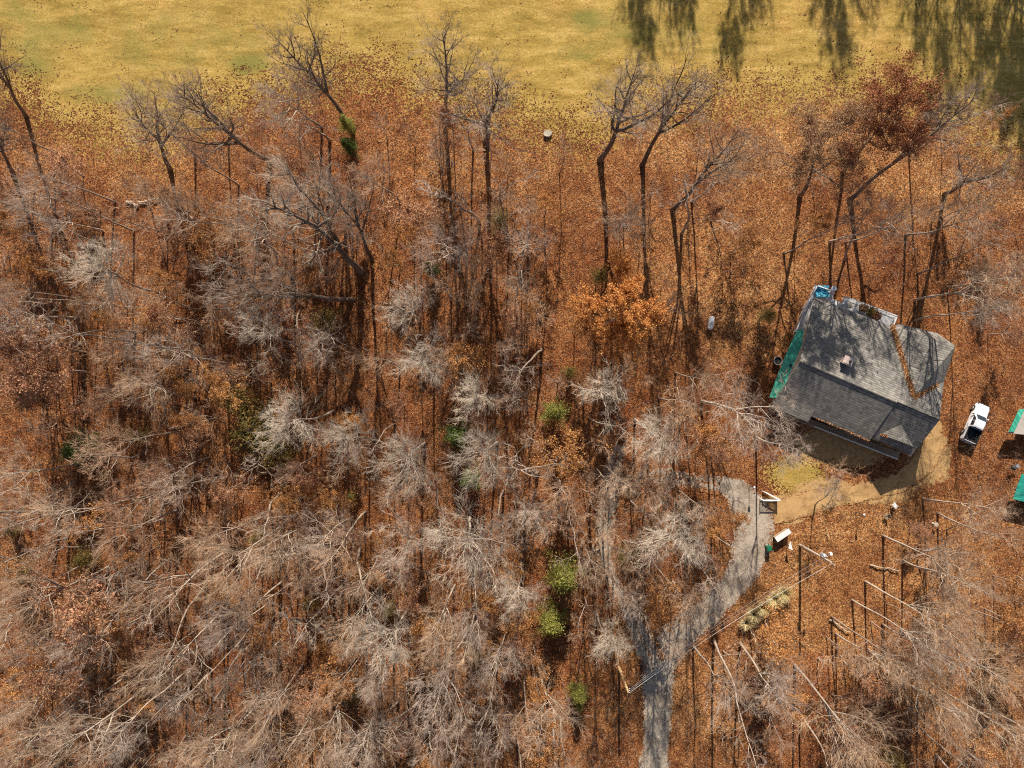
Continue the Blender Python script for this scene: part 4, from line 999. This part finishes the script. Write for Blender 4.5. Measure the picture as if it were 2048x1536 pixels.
# ornamental grasses
def grass_tuft(x, y, s, label, seed):
    p = P(x, y); b = MB(); r = random.Random(seed)
    for _ in range(340):
        a = r.uniform(0, 6.28); d = Vector((math.cos(a), math.sin(a), 0)); L_ = s*r.uniform(.5, 1.4); o = d*r.uniform(0, .14)
        pts = [o, o+d*L_*.25+Vector((0, 0, L_*.7)), o+d*L_*.62+Vector((0, 0, L_*.92)), o+d*L_*.98+Vector((0, 0, L_*.70))]
        b.tube([q+Vector((0, 0, 0)) for q in pts], [.022, .020, .015, .0], 3, cap=False, tip=True)
    o = b.build('ornamental_grass', LEAF_STRAW); o.location = p; tag(o, label, 'grass', 'tufts of ornamental grass')
for i, (x, y, s, lab) in enumerate(((1563, 1184, 1.25, 'straw coloured grass tuft, topmost of the row by the road bend'), (1546, 1194, 1.3, 'straw coloured grass tuft, second from the top of the row'),
        (1522, 1212, 1.15, 'straw coloured grass tuft in the middle of the row'), (1505, 1226, 1.1, 'straw coloured grass tuft, second from the bottom of the row'), (1490, 1243, 1.0, 'straw coloured grass tuft, lowest of the row by the road bend'))):
    grass_tuft(x, y, s, lab, 70+i)
# fallen trunks
def log(x0, y0, x1, y1, rad, label, z0=.2, z1=.3, mat=None, seed=0):
    r = random.Random(seed); p, q = P(x0, y0, z0), P(x1, y1, z1); c = (p+q)/2; n = 8
    e = empty('fallen_log', (c.x, c.y, 0)); tag(e, label, 'log', 'fallen trunks on the forest floor')
    pts = [(p.lerp(q, i/n)-Vector((c.x, c.y, 0)))+Vector((r.gauss(0, .08), r.gauss(0, .08), r.gauss(0, .04))) for i in range(n+1)]
    b = MB(); b.tube(pts, [rad*(1-.5*i/n) for i in range(n+1)], 8); b.build('trunk', mat or ROT, e, smooth=False)
    for k in range(3):
        t = r.uniform(.35, .95); s, d = lerp_path(pts, t); bp = branch(r, s, side(r, d, 30, 60), r.uniform(.6, 1.6), 3, .15, .02)
        b = MB(); b.tube(bp, [rad*.4, rad*.3, rad*.2, .01], 5, tip=True); b.build('limb', mat or ROT, e)
LOGS = [(252,402,275,412,.22,'short pale broken log in the upper left woods'),(275,405,330,395,.16,'forked pale log right of the short broken one'),(345,405,390,440,.18,'brown mossy log below the forked pale one'),
 (633,1252,662,1232,.24,'stout pale log in the lower left woods'),(340,858,430,835,.14,'curved dark log under the left woods'),(905,712,938,716,.22,'short straight log right of the centre left trunk shadow'),
 (300,635,375,638,.14,'thin log lying level in the left woods'),(1175,1105,1200,1098,.2,'dark log beside the gravel track'),(1652,1058,1658,1076,.06,'thin yellow stick below the dirt path'),
 (1660,1240,1700,1265,.13,'thick grey log right of the ornamental grass'),(375,1345,380,1400,.2,'pale upright snag piece at the bottom left'),(855,1440,862,1500,.16,'pale leaning snag at the bottom centre'),(1500,1250,1512,1290,.1,'slim pale pole below the lowest grass tuft'),
 (1800,1260,1870,1300,.12,'long grey log in the right woods'),(1905,1410,1960,1450,.15,'long pale log at the lower right'),(1740,1130,1800,1142,.11,'slim grey log right of the grey utility pole')]
for i, l in enumerate(LOGS): log(*l[:5], l[5], z1=.3 if i not in (10, 11, 12, 3) else 2.0, seed=i, mat=POLEWOOD if i == 8 else None)
# stumps / standing posts in the yard


# ---------------------------------------------------------------- labels that say which tree
MARKS = [(700,260,'green bush at the fairway edge'),(1095,268,'pale stone slab'),(1795,205,'russet oak'),(1650,290,'tawny tree'),(1720,740,'house'),(1950,845,'white pickup'),(1107,826,'lime green tree'),(1245,625,'golden orange tree'),
 (610,830,'dense silver crown'),(610,470,'huge oak'),(1130,1160,'yellow-green evergreen'),(1238,1335,'tan utility pole'),(1600,1090,'grey utility pole'),(1534,1094,'green bin'),(140,900,'green evergreen of the left woods'),(500,860,'olive honeysuckle thicket'),
 (120,420,'white limbed tree'),(1700,1440,'largest pale crown at lower right'),(1422,646,'white gas tank'),(1345,1105,'pale crown inside the road loop'),(1530,1220,'row of ornamental grass'),(645,1240,'stout pale log'),(264,407,'short broken log'),(2040,975,'teal roofed shed'),(822,905,'radiating pale crown'),(1890,388,'angular bare tree'),(375,1370,'upright pale snag'),(880,110,'tallest fairway tree'),(1085,1500,'orange leafed tree at bottom centre'),(1985,1330,'lower right edge'),(60,1205,'left edge thicket'),(170,1475,'bottom left corner'),(60,740,'pink leafed trees at left edge'),(905,500,'middle pale crown above centre'),(470,460,'wide pale crown of the upper left'),(355,720,'spidery tree of the left woods'),(1560,1375,'pale crown below the grass row')]
ORD = ['', 'second ', 'third ', 'fourth ', 'fifth ', 'sixth ', 'seventh ', 'eighth ', 'ninth ', 'tenth ', 'eleventh ', 'twelfth ', 'thirteenth ']
DESC = dict(silver='bright silvery bare tree', veteran='huge bare tree', big='wide pale bare tree', pale='pale bare tree', spider='spidery pale bare tree', grey='grey bare tree', dark='dark bare tree', brown='brownish bare tree', slim='slim bare tree', orange='orange tree', russet='russet tree', tawny='tawny tree',
            sapling='thin sapling', pinkleaf='pink-leafed young tree', orangeleaf='orange-leafed young tree', limegreen='light green bush', darkgreen='dark green bush', olive='olive shrub')
CAT = dict(sapling='sapling', olive='shrub', limegreen='evergreen', darkgreen='evergreen')
GRP = dict(sapling='thin saplings under the trees', pinkleaf='young trees holding their leaves', orangeleaf='young trees holding their leaves', limegreen='evergreens among the bare trees', darkgreen='evergreens among the bare trees', olive='olive thickets on the forest floor')
cells = {}
for t in trees:
    if t['label']: continue
    m = min(MARKS, key=lambda q: math.hypot(q[0]-t['x'], q[1]-t['y'])+(60 if math.hypot(q[0]-t['x'], q[1]-t['y']) < 12 else 0))
    dx, dy = t['x']-m[0], t['y']-m[1]; a = (math.degrees(math.atan2(-dy, dx))+360) % 360
    dname = ['right of', 'above right of', 'above', 'above left of', 'left of', 'below left of', 'below', 'below right of'][int((a+22.5)//45) % 8]
    cells.setdefault((t['kind'], m[2], dname), []).append((math.hypot(dx, dy), t))
for (kind, mk, dn), lst in cells.items():
    lst.sort(key=lambda q: q[0])
    for i, (d, t) in enumerate(lst):
        how = 'nearest ' if len(lst) > 1 else ''
        t['label'] = f"{DESC[kind]}, {ORD[i]}{how}{dn} the {mk}".replace('  ', ' ')
for t in trees:
    if t.get('off'): t['label'] = t['label'].replace(DESC[t['kind']], DESC[t['kind']]+' beyond the fairway')
    tag(t['o'], t['label'], CAT.get(t['kind'], 'tree'), GRP.get(t['kind'], 'bare trees of the autumn wood' if KNAME[t['kind']] == 'bare_tree' else 'leaf-bearing trees of the wood'))
print('trees', len(trees), 'labels', len({t['label'] for t in trees}))
